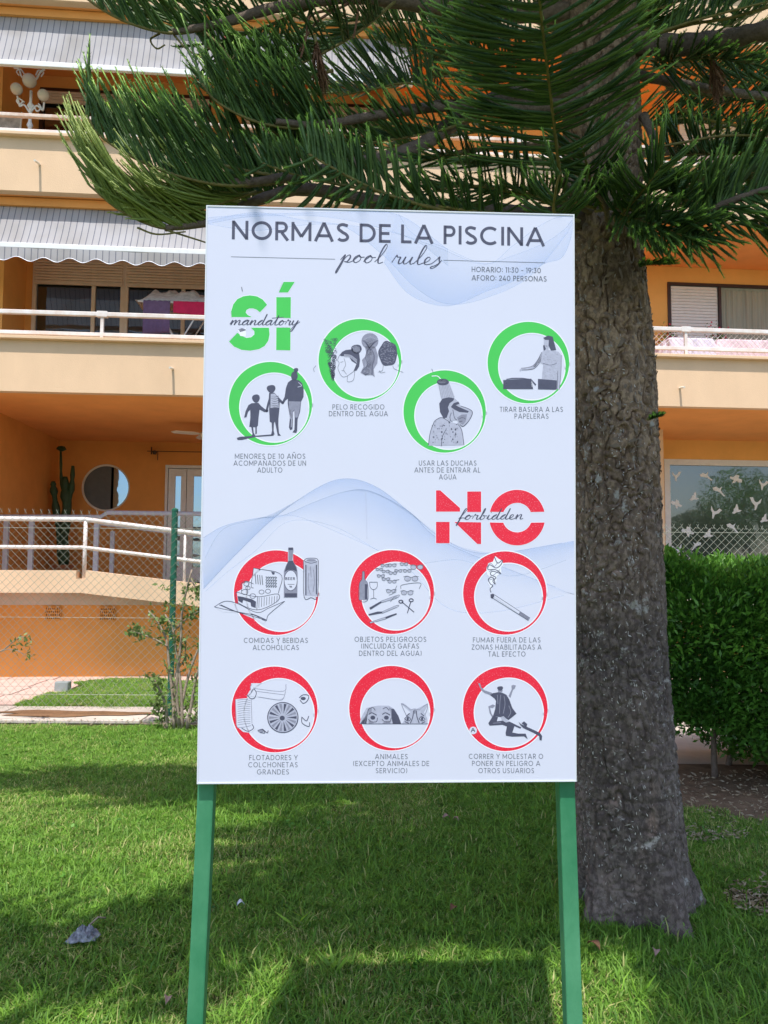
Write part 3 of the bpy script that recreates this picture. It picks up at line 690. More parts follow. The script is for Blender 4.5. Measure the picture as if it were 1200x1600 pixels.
# cloths over a table behind the right balcony netting
z0 = zs1+.2; tz = Fz(1090, 533, .6)[1]-z0
def table(px0, px1, label, lab2, cm, seed):
    a, c = Fz(px0, 540, .6)[0], Fz(px1, 540, .6)[0]
    t = things('balcony_table', (a+c)/2, .75, z0, label, 'table'); hw = (c-a)/2
    part(lambda b: b.box(-hw+.02, hw-.02, -.28, .28, tz-.03, tz-.004), 'tabletop', M['white_paint'], t, bevel=.006)
    for s in (-1, 1):
        for e in (-1, 1): part(lambda b: b.box(s*(hw-.08)-.02, s*(hw-.08)+.02, e*.22-.02, e*.22+.02, 0, tz-.03), 'leg', M['white_paint'], t)
    V = []; Fc = []; N = 60
    for i, (o_, dz_) in enumerate(((-.02, 0), (0, 0), (.01, -.02), (.025, -.15), (.04, -.38))):
        for k in range(N):
            q = 2*math.pi*k/N; cx, cy = math.cos(q), math.sin(q); m_ = max(abs(cx), abs(cy)); f = 1+ (0 if i < 3 else .0)
            wv = (.02*math.sin(k*1.3+seed)+.012*math.sin(k*.6+seed)) if i > 2 else 0
            V.append((cx/m_*(hw+o_+wv), cy/m_*(.29+o_+wv), tz+.002+dz_+(.03*math.sin(k*.5+seed) if i == 4 else 0)))
    for i in range(4):
        for k in range(N): Fc.append((i*N+k, i*N+(k+1) % N, (i+1)*N+(k+1) % N, (i+1)*N+k))
    Fc.append(tuple(range(N))[::-1])
    cl = MB().add(V, Fc).build('tablecloth', cm, None, smooth=False); cl.location = t.location; cl.rotation_euler = t.rotation_euler; tag(cl, lab2, 'tablecloth')
table(1040, 1108, 'small balcony table under a lilac white cloth, nearest the trunk', 'lilac white cloth draped over the balcony table nearest the trunk', M['white_cloth'], 1)
table(1116, 1300, 'long balcony table under a pink cloth at the right edge', 'pink patterned cloth draped over the long balcony table', M['pink_cloth'], 4)
def flowers(px, py, w, label, r):
    u, z = Fz(px, py, w); t = things('potted_flowers', u, w, z0, label, 'potted plant')
    part(lambda b: b.lathe((0, 0, 0), [(.09, 0), (.13, .26), (.14, .3), (.11, .3)], 14), 'pot', M['terracotta'], t, smooth=True)
    part(lambda b: b.tube([(0, 0, .28), (.01, 0, z-z0)], .012, 6), 'stem', M['cactus'], t)
    n = 260; c = np.array([0, 0, z-z0])+RNG.normal(size=(n, 3))*[r*.5, r*.4, r*.55]
    V, Fq = leaf_cards(c, .03, .02); me = np_mesh('leaves', V, Fq, np.repeat(RNG.random((n, 1))*np.array([[1, 0]]), 4, 0)); link('leaves', me, M['hedge'], t)
    n = 60; c = np.array([0, 0, z-z0+.02])+RNG.normal(size=(n, 3))*[r*.5, r*.4, r*.5]-np.array([0, .05, 0])
    V, Fq = leaf_cards(c, .035, .03); me = np_mesh('petals', V, Fq); link('petals', me, M['red'], t)
def leaf_cards(c, L, Wd, rng=RNG, up=0.0, lens=None, dirs=None):
    """kite shaped folded leaves: centre points c (n,3)"""
    n = len(c); d = rng.normal(size=(n, 3)) if dirs is None else dirs+rng.normal(size=(n, 3))*.45; d[:, 2] += up; d /= np.linalg.norm(d, axis=1)[:, None]
    s = np.cross(d, rng.normal(size=(n, 3))); s /= np.linalg.norm(s, axis=1)[:, None]; nn = np.cross(d, s)
    l = (L*rng.uniform(.7, 1.3, (n, 1))) if lens is None else lens[:, None]; k = Wd/L
    a = c; b = c+d*l*.45+s*l*k*.5+nn*l*.06; e = c+d*l; f = c+d*l*.45-s*l*k*.5+nn*l*.06
    V = np.stack([a, b, e, f], 1).reshape(-1, 3); Fq = np.arange(4*n).reshape(n, 4); return V, Fq
flowers(1044, 526, 1.1, 'red flowering pot plant on the right balcony near the trunk', .16)
flowers(1119, 527, 1.3, 'dark red flowering pot plant behind the two right balcony tables', .16)

# ------------------------------------------------------------------ pool rules sign
SW, SH = 1.0, 1.5336; SYAW = 0.04184; SLEAN = -0.02543
sc_ = Vector((0.01683, 2.0448, 1.79017))
s_ax = Vector((math.cos(SYAW), math.sin(SYAW), 0)); s_n = Vector((-math.sin(SYAW), math.cos(SYAW), 0))
s_up = Vector((0, 0, math.cos(SLEAN)))+s_n*math.sin(SLEAN); s_nn = s_ax.cross(s_up)*-1
if s_nn.y < 0: s_nn = -s_nn
sign = tag(empty('pool_rules_sign'), 'large pale blue pool rules sign board standing on two green posts in the lawn', 'sign')
sign.matrix_world = Matrix(((s_ax.x, s_nn.x, s_up.x, sc_.x), (s_ax.y, s_nn.y, s_up.y, sc_.y), (s_ax.z, s_nn.z, s_up.z, sc_.z), (0, 0, 0, 1)))
def S(px, py):
    d = ray(px, py); t = (sc_-EYE).dot(s_nn)/d.dot(s_nn); p = EYE+d*t-sc_; return (p.dot(s_ax), p.dot(s_up))
b = MB(); b.box(-SW/2+.002, SW/2-.002, .0, .018, -SH/2+.002, SH/2-.002); b.build('board', M['panel'], sign)
b = MB(); e = .0035
b.box(-SW/2, -SW/2+e, -.0015, .03, -SH/2, SH/2); b.box(SW/2-e, SW/2, -.0015, .03, -SH/2, SH/2)
b.box(-SW/2+e, SW/2-e, -.0015, .03, -SH/2, -SH/2+e); b.box(-SW/2+e, SW/2-e, -.0015, .03, SH/2-e, SH/2)
b.build('edge_strip', M['panel_edge'], sign)
for s in (-1, 1):
    b = MB(); xo = s*(SW/2-.0195); pb = -1.95
    V = []
    for z_, dx_ in ((pb, s*.036), (-SH/2-.01, 0), (SH/2-.01, 0)):
        V += [(xo-.0215+dx_, .0185, z_), (xo+.0215+dx_, .0185, z_), (xo+.0215+dx_, .066, z_), (xo-.0215+dx_, .066, z_)]
    b.add(V, [(3, 2, 1, 0), (8, 9, 10, 11)]+[(4*r_+i_, 4*r_+(i_+1) % 4, 4*r_+4+(i_+1) % 4, 4*r_+4+i_) for r_ in (0, 1) for i_ in range(4)])
    p_ = b.build('post', M['green_paint'], sign, bevel=.004)
    part(lambda b: b.box(xo-.0235, xo+.0235, .0195, .064, SH/2-.0095, SH/2-.004), 'post_cap', M['grey'], p_)
for z in (-.55, 0, .55):
    part(lambda b: b.box(-SW/2+.05, SW/2-.05, .0185, .04, z-.015, z+.015), 'cross_bar', M['green_paint'], sign)
LAY = {0: -.0001, 1: -.0002, 2: -.0003, 3: -.0004, 4: -.0005}
def print_faces(name, polys, ink, lay, parent=sign):
    """flat printed shapes: polygons in the board's own (x, z)"""
    V = []; Fc = []
    for P in polys:
        if len(P) < 3: continue
        b0 = len(V); V += [(x, LAY[lay], z) for x, z in P]
        for t in tessellate_polygon([[Vector((x, z, 0)) for x, z in P]]): Fc.append(tuple(b0+i for i in t))
    me = bpy.data.meshes.new(name); me.from_pydata(V, [], Fc)
    import bmesh
    bm = bmesh.new(); bm.from_mesh(me)
    for f in bm.faces:
        f.normal_update()
        if f.normal.y > 0: f.normal_flip()
    bm.to_mesh(me); bm.free()
    return link(name, me, M[ink] if isinstance(ink, str) else ink, parent)
def ribbon(P, wd, taper=None):
    """a stroke as quads; wd in metres, taper(i,n,dir)->factor"""
    out = []; n = len(P); L = []; R = []
    for i in range(n):
        a = P[max(0, i-1)]; b = P[min(n-1, i+1)]; dx, dy = b[0]-a[0], b[1]-a[1]; q = math.hypot(dx, dy) or 1e-9
        k = wd*.5*(taper(i, n, (dx/q, dy/q)) if taper else 1); nx, ny = -dy/q*k, dx/q*k
        L.append((P[i][0]+nx, P[i][1]+ny)); R.append((P[i][0]-nx, P[i][1]-ny))
    for i in range(n-1): out.append([L[i], L[i+1], R[i+1], R[i]])
    return out
# --- wide geometric sans, strokes on a unit cap height
def arc(cx, cy, rx, ry, a0, a1, n=14):
    return [(cx+rx*math.cos(math.radians(a0+(a1-a0)*i/n)), cy+ry*math.sin(math.radians(a0+(a1-a0)*i/n))) for i in range(n+1)]
def glyphs(th):
    h = th/2; lo, hi = h, 1-h; o = .5-h; G = {}
    G['A'] = (.92, [[(0+h*.6, 0), (.46, 1)], [(.46, 1), (.92-h*.6, 0)], [(.2, .30), (.72, .30)]])
    G['B'] = (.62, [[(h, 0), (h, 1)], [(h, hi), (.34, hi)]+arc(.34, .76, .20, hi-.76, 90, -90)[1:]+[(h, .52)], [(.34, .52)]+arc(.36, .26+h/2, .24, .26-h/2, 90, -90)+[(h, lo)]])
    G['C'] = (.90, [arc(.5, .5, o, o, 48, 312, 26)])
    G['D'] = (.80, [[(h, 0), (h, 1)], [(h, hi), (.32, hi)]+arc(.32, .5, .48-h, hi-.5, 90, -90, 20)[1:]+[(h, lo)]])
    G['E'] = (.58, [[(h, 0), (h, 1)], [(h, hi), (.58, hi)], [(h, .5), (.52, .5)], [(h, lo), (.58, lo)]])
    G['F'] = (.55, [[(h, 0), (h, 1)], [(h, hi), (.55, hi)], [(h, .5), (.5, .5)]])
    G['G'] = (.98, [arc(.5, .5, o, o, 48, 358, 28)+[(.98-h, .48), (.54, .48)]])
    G['H'] = (.76, [[(h, 0), (h, 1)], [(.76-h, 0), (.76-h, 1)], [(h, .5), (.76-h, .5)]])
    G['I'] = (th, [[(h, 0), (h, 1)]])
    G['J'] = (.46, [[(.46-h, 1), (.46-h, .25)]+arc(.22, .25, .24-h, .25-h, 0, -150, 12)])
    G['L'] = (.52, [[(h, 0), (h, 1)], [(h, lo), (.52, lo)]])
    G['M'] = (.98, [[(h, 0), (h, 1)], [(h, 1-.1), (.49, .22)], [(.49, .22), (.98-h, 1-.1)], [(.98-h, 1), (.98-h, 0)]])
    G['N'] = (.80, [[(h, 0), (h, 1)], [(h, 1-h*.6), (.80-h, h*.6)], [(.80-h, 0), (.80-h, 1)]])
    G['O'] = (1.0, [arc(.5, .5, o, o, 0, 360, 32)])
    G['P'] = (.60, [[(h, 0), (h, 1)], [(h, hi), (.34, hi)]+arc(.34, .70, .26-h, hi-.70, 90, -90)[1:]+[(h, .40+h)]])
    G['Q'] = (1.0, [arc(.5, .5, o, o, 0, 360, 32), [(.62, .3), (.95, 0)]])
    G['R'] = (.64, [[(h, 0), (h, 1)], [(h, hi), (.34, hi)]+arc(.34, .70, .28-h, hi-.70, 90, -90)[1:]+[(h, .40+h)], [(.32, .42), (.62, 0)]])
    G['S'] = (.62, [arc(.31, .74, .27-h*.3, hi-.74, 40, 270, 18)[:-1]+arc(.31, .26, .29-h*.3, .48-.26+.0, 90, -140, 18)])
    G['S'] = (.62, [[(.55, .86)]+arc(.31, .745, .22, hi-.745, 60, 240, 14)+[(.31, .5), (.44, .43)]+arc(.31, .255, .24, .255-h, 30, -150, 14)])
    G['T'] = (.62, [[(.31, 0), (.31, 1)], [(0, hi), (.62, hi)]])
    G['U'] = (.72, [[(h, 1), (h, .36)]+arc(.36, .36, .36-h, .36-h, 180, 360, 16)+[(.72-h, 1)]])
    G['V'] = (.84, [[(h*.6, 1), (.42, 0)], [(.42, 0), (.84-h*.6, 1)]])
    G['X'] = (.74, [[(h*.6, 1), (.74-h*.6, 0)], [(.74-h*.6, 1), (h*.6, 0)]])
    G['Y'] = (.78, [[(h*.6, 1), (.39, .42)], [(.78-h*.6, 1), (.39, .42)], [(.39, .45), (.39, 0)]])
    G['Z'] = (.66, [[(.02, hi), (.62, hi)], [(.62, hi), (.04, lo)], [(.04, lo), (.66, lo)]])
    G['0'] = (.74, [arc(.37, .5, .37-h, o, 0, 360, 26)])
    G['1'] = (.26, [[(0, .88), (.2, .96)], [(.2, 0), (.2, 1)]])
    G['2'] = (.60, [[(.06, .72)]+arc(.3, .70, .23, hi-.70, 170, -20, 14)+[(.04, lo)], [(.04, lo), (.6, lo)]])
    G['3'] = (.58, [[(.06, hi), (.52, hi)], [(.52, hi), (.26, .60)], [(.24, .60)]+arc(.27, .30, .27-h*.4, .30-h, 90, -160, 18)])
    G['4'] = (.68, [[(.44, 1), (.02, .26)], [(.02, .26), (.68, .26)], [(.50, 0), (.50, .6)]])
    G['9'] = (.66, [arc(.33, .66, .31-h*.3, .34-h, 0, 360, 24), [(.62, .60), (.30, 0)]])
    G[':'] = (th, [[(h, .12), (h, .28)], [(h, .62), (h, .78)]])
    G['-'] = (.40, [[(0, .45), (.4, .45)]])
    G['('] = (.22, [arc(.36, .5, .32, .62, 130, 230, 10)]); G[')'] = (.22, [arc(-.14, .5, .32, .62, 50, -50, 10)])
    G['Ñ'] = (G['N'][0], G['N'][1]+[[(.2, 1.2), (.32, 1.3), (.46, 1.2), (.6, 1.3)]])
    G['Ó'] = (G['O'][0], G['O'][1]+[[(.45, 1.12), (.62, 1.36)]])
    return G
def text(s, xl, xr, yb, cap, ink='ink', th=.12, name='lettering', lay=2, yb2=None, gap=.19, space=.42):
    """caps between two photo columns on the baseline yb; the glyph widths stretch to fit"""
    G = glyphs(th); a = S(xl, yb); c = S(xr, yb2 or yb); hgt = abs(S(xl, yb-cap)[1]-a[1])
    words = []; tot = sum((space if ch == ' ' else G[ch][0]+gap) for ch in s)-gap
    Lx = math.hypot(c[0]-a[0], c[1]-a[1]); ux = ((c[0]-a[0])/Lx, (c[1]-a[1])/Lx); k = Lx/tot; cur = 0; polys = []
    for ch in s:
        if ch == ' ': cur += space; words.append(polys); polys = []; continue
        wd, st = G[ch]
        for L in st:
            P = [(a[0]+ux[0]*(cur+x)*k, a[1]+ux[1]*(cur+x)*k+y*hgt) for x, y in L]
            polys += ribbon(P, th*hgt)
        cur += wd+gap
    for p_ in words+[polys]: print_faces(name, p_, ink, lay)
text('NORMAS DE LA PISCINA', 362, 851, 374, 29.5, th=.155, name='title_lettering', yb2=385, gap=.14, space=.36)
text('HORARIO: 11:30 - 19:30', 737, 845, 425, 8.4, 'ink_soft', yb2=427, th=.14)
text('AFORO: 240 PERSONAS', 737, 854, 438.2, 8.4, 'ink_soft', yb2=440, th=.14)
CAP = [('MENORES DE 10 AÑOS', 367, 477, 716.8), ('ACOMPAÑADOS DE UN', 365, 478, 727.6), ('ADULTO', 402, 441, 738.4),
 ('PELO RECOGIDO', 519.5, 600.5, 639.8), ('DENTRO DEL AGUA', 514, 606, 650.3), ('USAR LAS DUCHAS', 654.5, 744.5, 727.5), ('ANTES DE ENTRAR AL', 647.5, 750.5, 738.3), ('AGUA', 686, 713, 749.2),
 ('TIRAR BASURA A LAS', 781, 879.5, 643.6), ('PAPELERAS', 804, 857, 654.2), ('COMIDAS Y BEBIDAS', 381, 481, 1004.5), ('ALCOHÓLICAS', 395, 467, 1015.6),
 ('OBJETOS PELIGROSOS', 554, 666, 1002.8), ('(INCLUIDAS GAFAS', 564.5, 654.5, 1013.4), ('DENTRO DEL AGUA)', 561, 658.5, 1024.6), ('FUMAR FUERA DE LAS', 739, 844.5, 1003.8), ('ZONAS HABILITADAS A', 737, 846, 1015), ('TAL EFECTO', 763, 821, 1025.8),
 ('FLOTADORES Y', 389.5, 465, 1187.6), ('COLCHONETAS', 388, 465, 1198.8), ('GRANDES', 401.5, 451.5, 1210), ('ANIMALES', 586, 637, 1186), ('(EXCEPTO ANIMALES DE', 552, 670.5, 1196.8), ('SERVICIO)', 587, 636, 1208),
 ('CORRER Y MOLESTAR O', 732.5, 848.5, 1185.7), ('PONER EN PELIGRO A', 737.5, 844, 1196.7), ('OTROS USUARIOS', 747.5, 834.5, 1208)]
for s, a, c, y in CAP: text(s, a, c, y, 8.0, 'ink_soft', th=.115, name='caption_lettering', gap=.25)
def px_poly(P, ox=0, oy=0, k=1): return [S(ox+x/k, oy+y/k) for x, y in P]
print_faces('heading_rule', [px_poly([(361, 400.8), (523.5, 404.6), (523.5, 405.4), (361, 401.6)]), px_poly([(693, 406.2), (852, 410.2), (852, 411), (693, 407)])], 'ink_soft', 2)
# --- handwriting
SCR = {
 'a': (1.05, [[(0, .1), (.3, .6), (.75, .98), (.45, .98), (.15, .6), (.12, .15), (.36, 0), (.66, .35), (.85, .95), (.72, .35), (.82, 0), (1.05, .15)]]),
 'n': (1.05, [[(0, .15), (.2, .95), (.24, .6), (.16, 0), (.3, .5), (.6, .97), (.74, .8), (.68, .2), (.8, 0), (1.05, .15)]]),
 'm': (1.6, [[(0, .15), (.2, .95), (.24, .6), (.16, 0), (.3, .5), (.6, .97), (.7, .8), (.62, 0), (.8, .5), (1.1, .97), (1.24, .8), (1.2, .2), (1.32, 0), (1.6, .15)]]),
 'o': (.95, [[(0, .15), (.5, .98), (.2, .75), (.1, .3), (.3, 0), (.6, .25), (.65, .7), (.45, .96), (.62, .72), (.95, .75)]]),
 'l': (.7, [[(0, .15), (.4, 1.0), (.68, 2.1), (.55, 2.5), (.36, 1.8), (.24, .6), (.36, 0), (.7, .15)]]),
 'r': (.85, [[(0, .15), (.2, .95), (.26, 1.12), (.36, .88), (.62, .86), (.56, .4), (.62, 0), (.85, .15)]]),
 'u': (1.05, [[(0, .15), (.2, .95), (.12, .3), (.26, 0), (.55, .3), (.76, .95), (.68, .25), (.8, 0), (1.05, .15)]]),
 'e': (.8, [[(0, .15), (.4, .42), (.55, .8), (.36, .97), (.15, .6), (.2, .1), (.45, 0), (.8, .15)]]),
 's': (.75, [[(0, .15), (.36, .75), (.5, 1.08), (.52, .7), (.62, .3), (.38, -.05), (.0, -.3), (.1, -.5), (.5, -.1), (.75, .6)]]),
 'p': (1.0, [[(0, .3), (.28, 1.0), (.14, 0), (-.08, -1.15), (-.02, -1.4), (.16, -.5), (.34, .55), (.62, .97), (.76, .65), (.6, .12), (.36, .1), (.7, .0), (1.0, .15)]]),
 'd': (1.1, [[(0, .15), (.62, .97), (.32, .8), (.12, .3), (.3, 0), (.6, .3), (.92, 1.5), (1.0, 2.25), (.85, 1.2), (.74, .25), (.88, 0), (1.1, .15)]]),
 'b': (.95, [[(0, .15), (.4, 1.3), (.52, 2.2), (.4, 2.1), (.26, 1.0), (.16, .1), (.4, 0), (.66, .4), (.56, .82), (.42, .75), (.95, .75)]]),
 't': (.75, [[(0, .15), (.34, 1.2), (.5, 2.0), (.36, .9), (.3, .2), (.46, 0), (.75, .15)], [(-.35, 1.42), (1.25, 1.62)]]),
 'i': (.55, [[(0, .15), (.22, .95), (.14, .3), (.28, 0), (.55, .15)], [(.36, 1.35), (.42, 1.5)]]),
 'f': (.75, [[(0, .15), (.45, 1.2), (.75, 2.1), (.55, 2.2), (.3, 1.0), (.05, -.9), (-.08, -1.2), (-.02, -.6), (.3, .3), (.75, .35)]]),
 'y': (1.0, [[(0, .15), (.2, .95), (.12, .35), (.28, .02), (.58, .35), (.8, .98), (.6, -.2), (.3, -1.25), (.1, -1.2), (.4, -.3), (1.1, .7)]]),
}
def script(s, xl, xr, yb, xh, ink, wd, name, yb2=None, space=.9, slant=.28, clean=True):
    a = S(xl, yb); c = S(xr, yb2 or yb); hgt = abs(S(xl, yb-xh)[1]-a[1]); tot = sum(space if q == ' ' else SCR[q][0] for q in s)
    Lx = c[0]-a[0]; k = Lx/tot; cur = 0; polys = []
    for q in s:
        if q == ' ': cur += space; continue
        for L in SCR[q][1]:
            Q = catmull([(x, y, 0) for x, y in L], len(L)*5)
            P = [(a[0]+(cur+x)*k+y*hgt*slant, a[1]+(c[1]-a[1])*((cur+x)/tot)+y*hgt) for x, y, _ in Q]
            polys += ribbon(P, wd, lambda i, n, d: .55+.75*abs(d[1])**2 if d[1] < 0 else .55)
        cur += SCR[q][0]
    return print_faces(name, polys, ink, 4)
script('pool rules', 531, 688, 409.5, 12.0, 'ink', .0033, 'script_lettering', yb2=414, space=.75)
# --- SÍ and NO
def zp(P, ox, oy, k=4): return [S(ox+x/k, oy+y/k) for x, y in P]
def arcp(cx, cy, r, a0, a1, n=20, ry=None): return [(cx+r*math.cos(math.radians(a0+(a1-a0)*i/n)), cy-(ry or r)*math.sin(math.radians(a0+(a1-a0)*i/n))) for i in range(n+1)]
Sup = [(207, 702), (205, 665), (218, 622), (243, 590), (280, 572), (322, 566), (365, 572), (402, 592), (430, 625), (385, 672), (365, 656), (342, 648), (318, 648), (300, 658), (296, 674), (310, 690), (335, 702)]
Slo = [(192, 855), (244, 800), (272, 820), (300, 832), (330, 828), (350, 810), (349, 790), (330, 768), (441, 768), (445, 810), (437, 850), (415, 882), (380, 902), (325, 912), (270, 907), (222, 886)]
Iup = [(487, 578), (578, 578), (577, 708), (487, 706)]; Ilo = [(487, 768), (576, 768), (575, 910), (486, 908)]; Acc = [(503, 548), (533, 482), (602, 482), (560, 548)]
def grow(P, d):
    cx = sum(p[0] for p in P)/len(P); cy = sum(p[1] for p in P)/len(P)
    return [(x+d*(x-cx)/max(1, math.hypot(x-cx, y-cy)), y+d*(y-cy)/max(1, math.hypot(x-cx, y-cy))) for x, y in P]
def halo_outline(P, ox, oy, wd=.0028): Q = zp(P+[P[0], P[1]], ox, oy); return ribbon(Q, wd)
SI = (Sup, Slo, Iup, Ilo, Acc)
print_faces('lettering_outline', sum([halo_outline(P, 310, 320) for P in SI], []), 'halo', 1)
print_faces('big_lettering', [zp(P, 310, 320) for P in SI], 'ink_green', 2)
NU = ([(285, 105), (312, 105), (435, 215), (435, 238), (285, 238)], [(480, 112), (567, 112), (567, 240), (480, 240)], [(285, 302), (370, 302), (370, 435), (285, 435)], [(400, 302), (567, 305), (567, 440), (543, 440)],
      arcp(792, 275, 174, 12, 168, 24)+arcp(792, 275, 92, 158, 22, 20), arcp(792, 275, 174, 190, 350, 24)+arcp(792, 275, 92, 340, 200, 20))
print_faces('lettering_outline', sum([halo_outline(P, 610, 740) for P in NU], []), 'halo', 1)
print_faces('big_lettering', [zp(P, 610, 740) for P in NU], 'ink_red', 2)
script('mandatory', 359, 466, 507.5, 7.6, 'ink', .0026, 'script_lettering', yb2=508)
script('forbidden', 716, 817, 812, 7.6, 'ink', .0026, 'script_lettering', yb2=811)
# --- rings
def ring_print(cx, cy, r, ix, iy, ir, ink):
    N = 72
    O = [S(cx+r*math.cos(2*math.pi*k/N), cy+r*math.sin(2*math.pi*k/N)) for k in range(N)]
    I = [S(ix+ir*math.cos(2*math.pi*k/N), iy+ir*math.sin(2*math.pi*k/N)) for k in range(N)]
    print_faces('rule_ring', [[O[k], O[(k+1) % N], I[(k+1) % N], I[k]] for k in range(N)], ink, 1)
    hw = .0016
    for Q in (O, I): print_faces('ring_outline', ribbon(Q+[Q[0], Q[1]], .003), 'halo', 2)
RG = [(422.6, 630.6, 66, 428.5, 637, 54), (562.4, 563, 65.5, 570, 569.5, 52.5), (694.7, 643, 65.2, 700.8, 649.5, 52.7), (825.6, 566.6, 64.6, 831, 573, 52)]
RR = [(431.6, 926, 67, 439, 932.5, 54), (612.5, 925, 66.5, 618.7, 931.5, 53), (788.7, 926.6, 66, 794.6, 933, 53), (429, 1108.5, 68, 436, 1115, 54.8), (611.7, 1106.5, 67, 617.5, 1114, 54), (789.5, 1107.5, 67, 795, 1113.5, 54)]
for r in RG: ring_print(*r, 'ink_green')
for r in RR: ring_print(*r, 'ink_red')
# --- illustrations: printed silhouettes and line drawings
class Art:
    def __init__(s, name, ox, oy, k=4): s.name, s.ox, s.oy, s.k, s.L = name, ox, oy, k, {}
    def put(s, ink, lay, polys): s.L.setdefault((ink, lay), []).extend(polys)
    def fill(s, ink, *Ps, lay=3, sm=True):
        for P in Ps: s.put(ink, lay, [zp(P, s.ox, s.oy, s.k)])
    def line(s, wd, *Ps, ink='ink', lay=4, smooth=True):
        for P in Ps:
            if smooth and len(P) > 2: P = [(a, b) for a, b, _ in catmull([(x, y, 0) for x, y in P], len(P)*4)]
            s.put(ink, lay, ribbon(zp(P, s.ox, s.oy, s.k), wd))
    def disc(s, ink, cx, cy, r, ry=None, lay=3, n=20, rough=0):
        s.put(ink, lay, [zp([(cx+r*(1+rough*math.sin(i*5.3))*math.cos(2*math.pi*i/n), cy+(ry or r)*(1+rough*math.sin(i*5.3))*math.sin(2*math.pi*i/n)) for i in range(n)], s.ox, s.oy, s.k)])
    def done(s):
        for (ink, lay), P in s.L.items(): print_faces(s.name, P, ink, lay)
A = Art('family_illustration', 340, 480)
A.disc('ink', 240, 570, 24, 26, rough=.06)
A.fill('ink', [(213, 600), (255, 598), (272, 618), (300, 640), (318, 640), (315, 655), (292, 655), (262, 640), (256, 690), (252, 740), (245, 748), (245, 790), (236, 795), (236, 750), (222, 750), (226, 785), (236, 803), (214, 805), (218, 790), (210, 748), (198, 748), (205, 690), (204, 640), (190, 655), (180, 688), (166, 690), (175, 650), (193, 612)])
A.disc('ink', 335, 510, 27, 25, rough=.08)
A.fill('ink', [(322, 536), (355, 535), (378, 560), (398, 580), (415, 598), (405, 607), (388, 592), (386, 640), (380, 700), (380, 740), (384, 788), (396, 803), (376, 803), (366, 752), (358, 715), (352, 725), (350, 770), (356, 795), (334, 800), (340, 770), (338, 722), (326, 715), (322, 640), (324, 604), (318, 628), (308, 658), (299, 650), (309, 608), (320, 570)])
A.fill('ink_light', [(332, 542), (356, 540), (376, 562), (384, 628), (330, 630)], lay=4)
A.line(.0015, *[[(333, y), (358, y+5), (381, y-1)] for y in (556, 570, 584, 598, 612, 622)], ink='ink')
A.disc('ink', 490, 394, 14, 15, rough=.1); A.disc('ink', 480, 430, 21, 29)
A.fill('ink', [(465, 452), (505, 455), (528, 474), (538, 510), (537, 560), (522, 590), (516, 650), (500, 700), (497, 770), (492, 786), (468, 782), (480, 765), (482, 700), (480, 645), (471, 655), (468, 762), (454, 768), (446, 752), (452, 690), (438, 600), (440, 572), (425, 582), (411, 606), (402, 596), (419, 560), (427, 505), (440, 470)])
A.fill('ink_mid', [(444, 588), (520, 590), (512, 650), (500, 690), (484, 690), (480, 640), (470, 650), (468, 700), (453, 700)], lay=4)
A.line(.002, [(505, 470), (525, 490), (500, 500)], [(455, 640), (462, 700), (460, 750)], ink='ink_light')
A.fill('ink', [(120, 817), (140, 810), (235, 803), (350, 794), (350, 803), (240, 811), (150, 830), (125, 830)])
A.done()
A = Art('hair_illustration', 340, 480)
rr_ = random.Random(3)
for i in range(150):
    t = rr_.random(); x = 705+t*15+(rr_.random()-.5)*85*(1-t)**.8; y = 200+t*255; A.line(.0009, [(x-7, y), (x-2, y-8), (x+6, y-3), (x+5, y+5), (x-3, y+6)], ink='ink')
A.fill('ink', [(762, 300), (778, 280), (800, 268), (850, 262), (885, 290), (890, 330), (885, 370), (868, 396), (850, 398), (868, 355), (838, 336), (818, 303), (775, 306)])
A.disc('ink', 868, 262, 33, 29, rough=.05)
A.line(.0010, *[[(842+i*7, 240+abs(i-3)*3), (850+i*6, 262), (848+i*7, 284-abs(i-3)*3)] for i in range(7)], ink='ink_light')
A.line(.0012, *[[(790, 296+4*i), (830, 300+5*i), (872, 330+7*i)] for i in range(4)], ink='ink_light')
A.line(.0010, [(762, 300), (750, 330), (760, 350), (752, 382), (775, 430), (805, 432), (855, 398)], [(812, 430), (812, 465), (848, 455), (858, 400)], [(790, 320), (800, 360), (788, 390), (806, 420)], [(768, 345), (785, 340)], [(775, 395), (790, 398)], ink='ink_soft')
A.disc('ink_mid', 952, 212, 53, 50)
A.fill('ink_mid', [(922, 245), (985, 245), (1002, 300), (998, 350), (975, 388), (982, 438), (952, 410), (925, 428), (893, 410), (912, 372), (902, 330), (930, 300)])
A.line(.0013, *[[(905+i*8, 190+abs(i-6)*3), (925+i*4.5, 225), (948, 258)] for i in range(13)], ink='ink')
A.line(.0010, *[[(912+i*9, 180+abs(i-5)*4), (930+i*4.5, 215), (950, 250)] for i in range(11)], ink='ink_light')
A.line(.0015, *[[(940+i*3, 260), (925+i*8, 310), (935+i*5, 360), (905+i*9, 400), (925+i*6, 425)] for i in range(8)], ink='ink')
A.line(.0010, *[[(943+i*4, 265), (930+i*8, 320), (925+i*7, 370), (915+i*8, 410)] for i in range(6)], ink='ink_light')
A.disc('ink', 1065, 290, 59, 78, rough=.05, n=34)
for i in range(110):
    a = rr_.random()*6.28; r = math.sqrt(rr_.random()); x, y = 1065+52*r*math.cos(a), 290+70*r*math.sin(a); A.line(.0008, [(x-4, y), (x, y-4), (x+4, y+1)], ink='ink_mid')
A.line(.0010, [(1035, 365), (1030, 395), (1005, 405)], [(1095, 365), (1105, 385), (1160, 408)], [(1010, 395), (1020, 410), (1048, 405)], [(615, 365), (600, 385), (605, 405)], ink='ink_soft')
A.done()
A = Art('shower_illustration', 610, 480)
A.line(.0022, [(258, 431), (290, 430), (306, 440), (316, 454)], ink='halo'); A.line(.0014, [(258, 385), (266, 405)], ink='ink_soft')
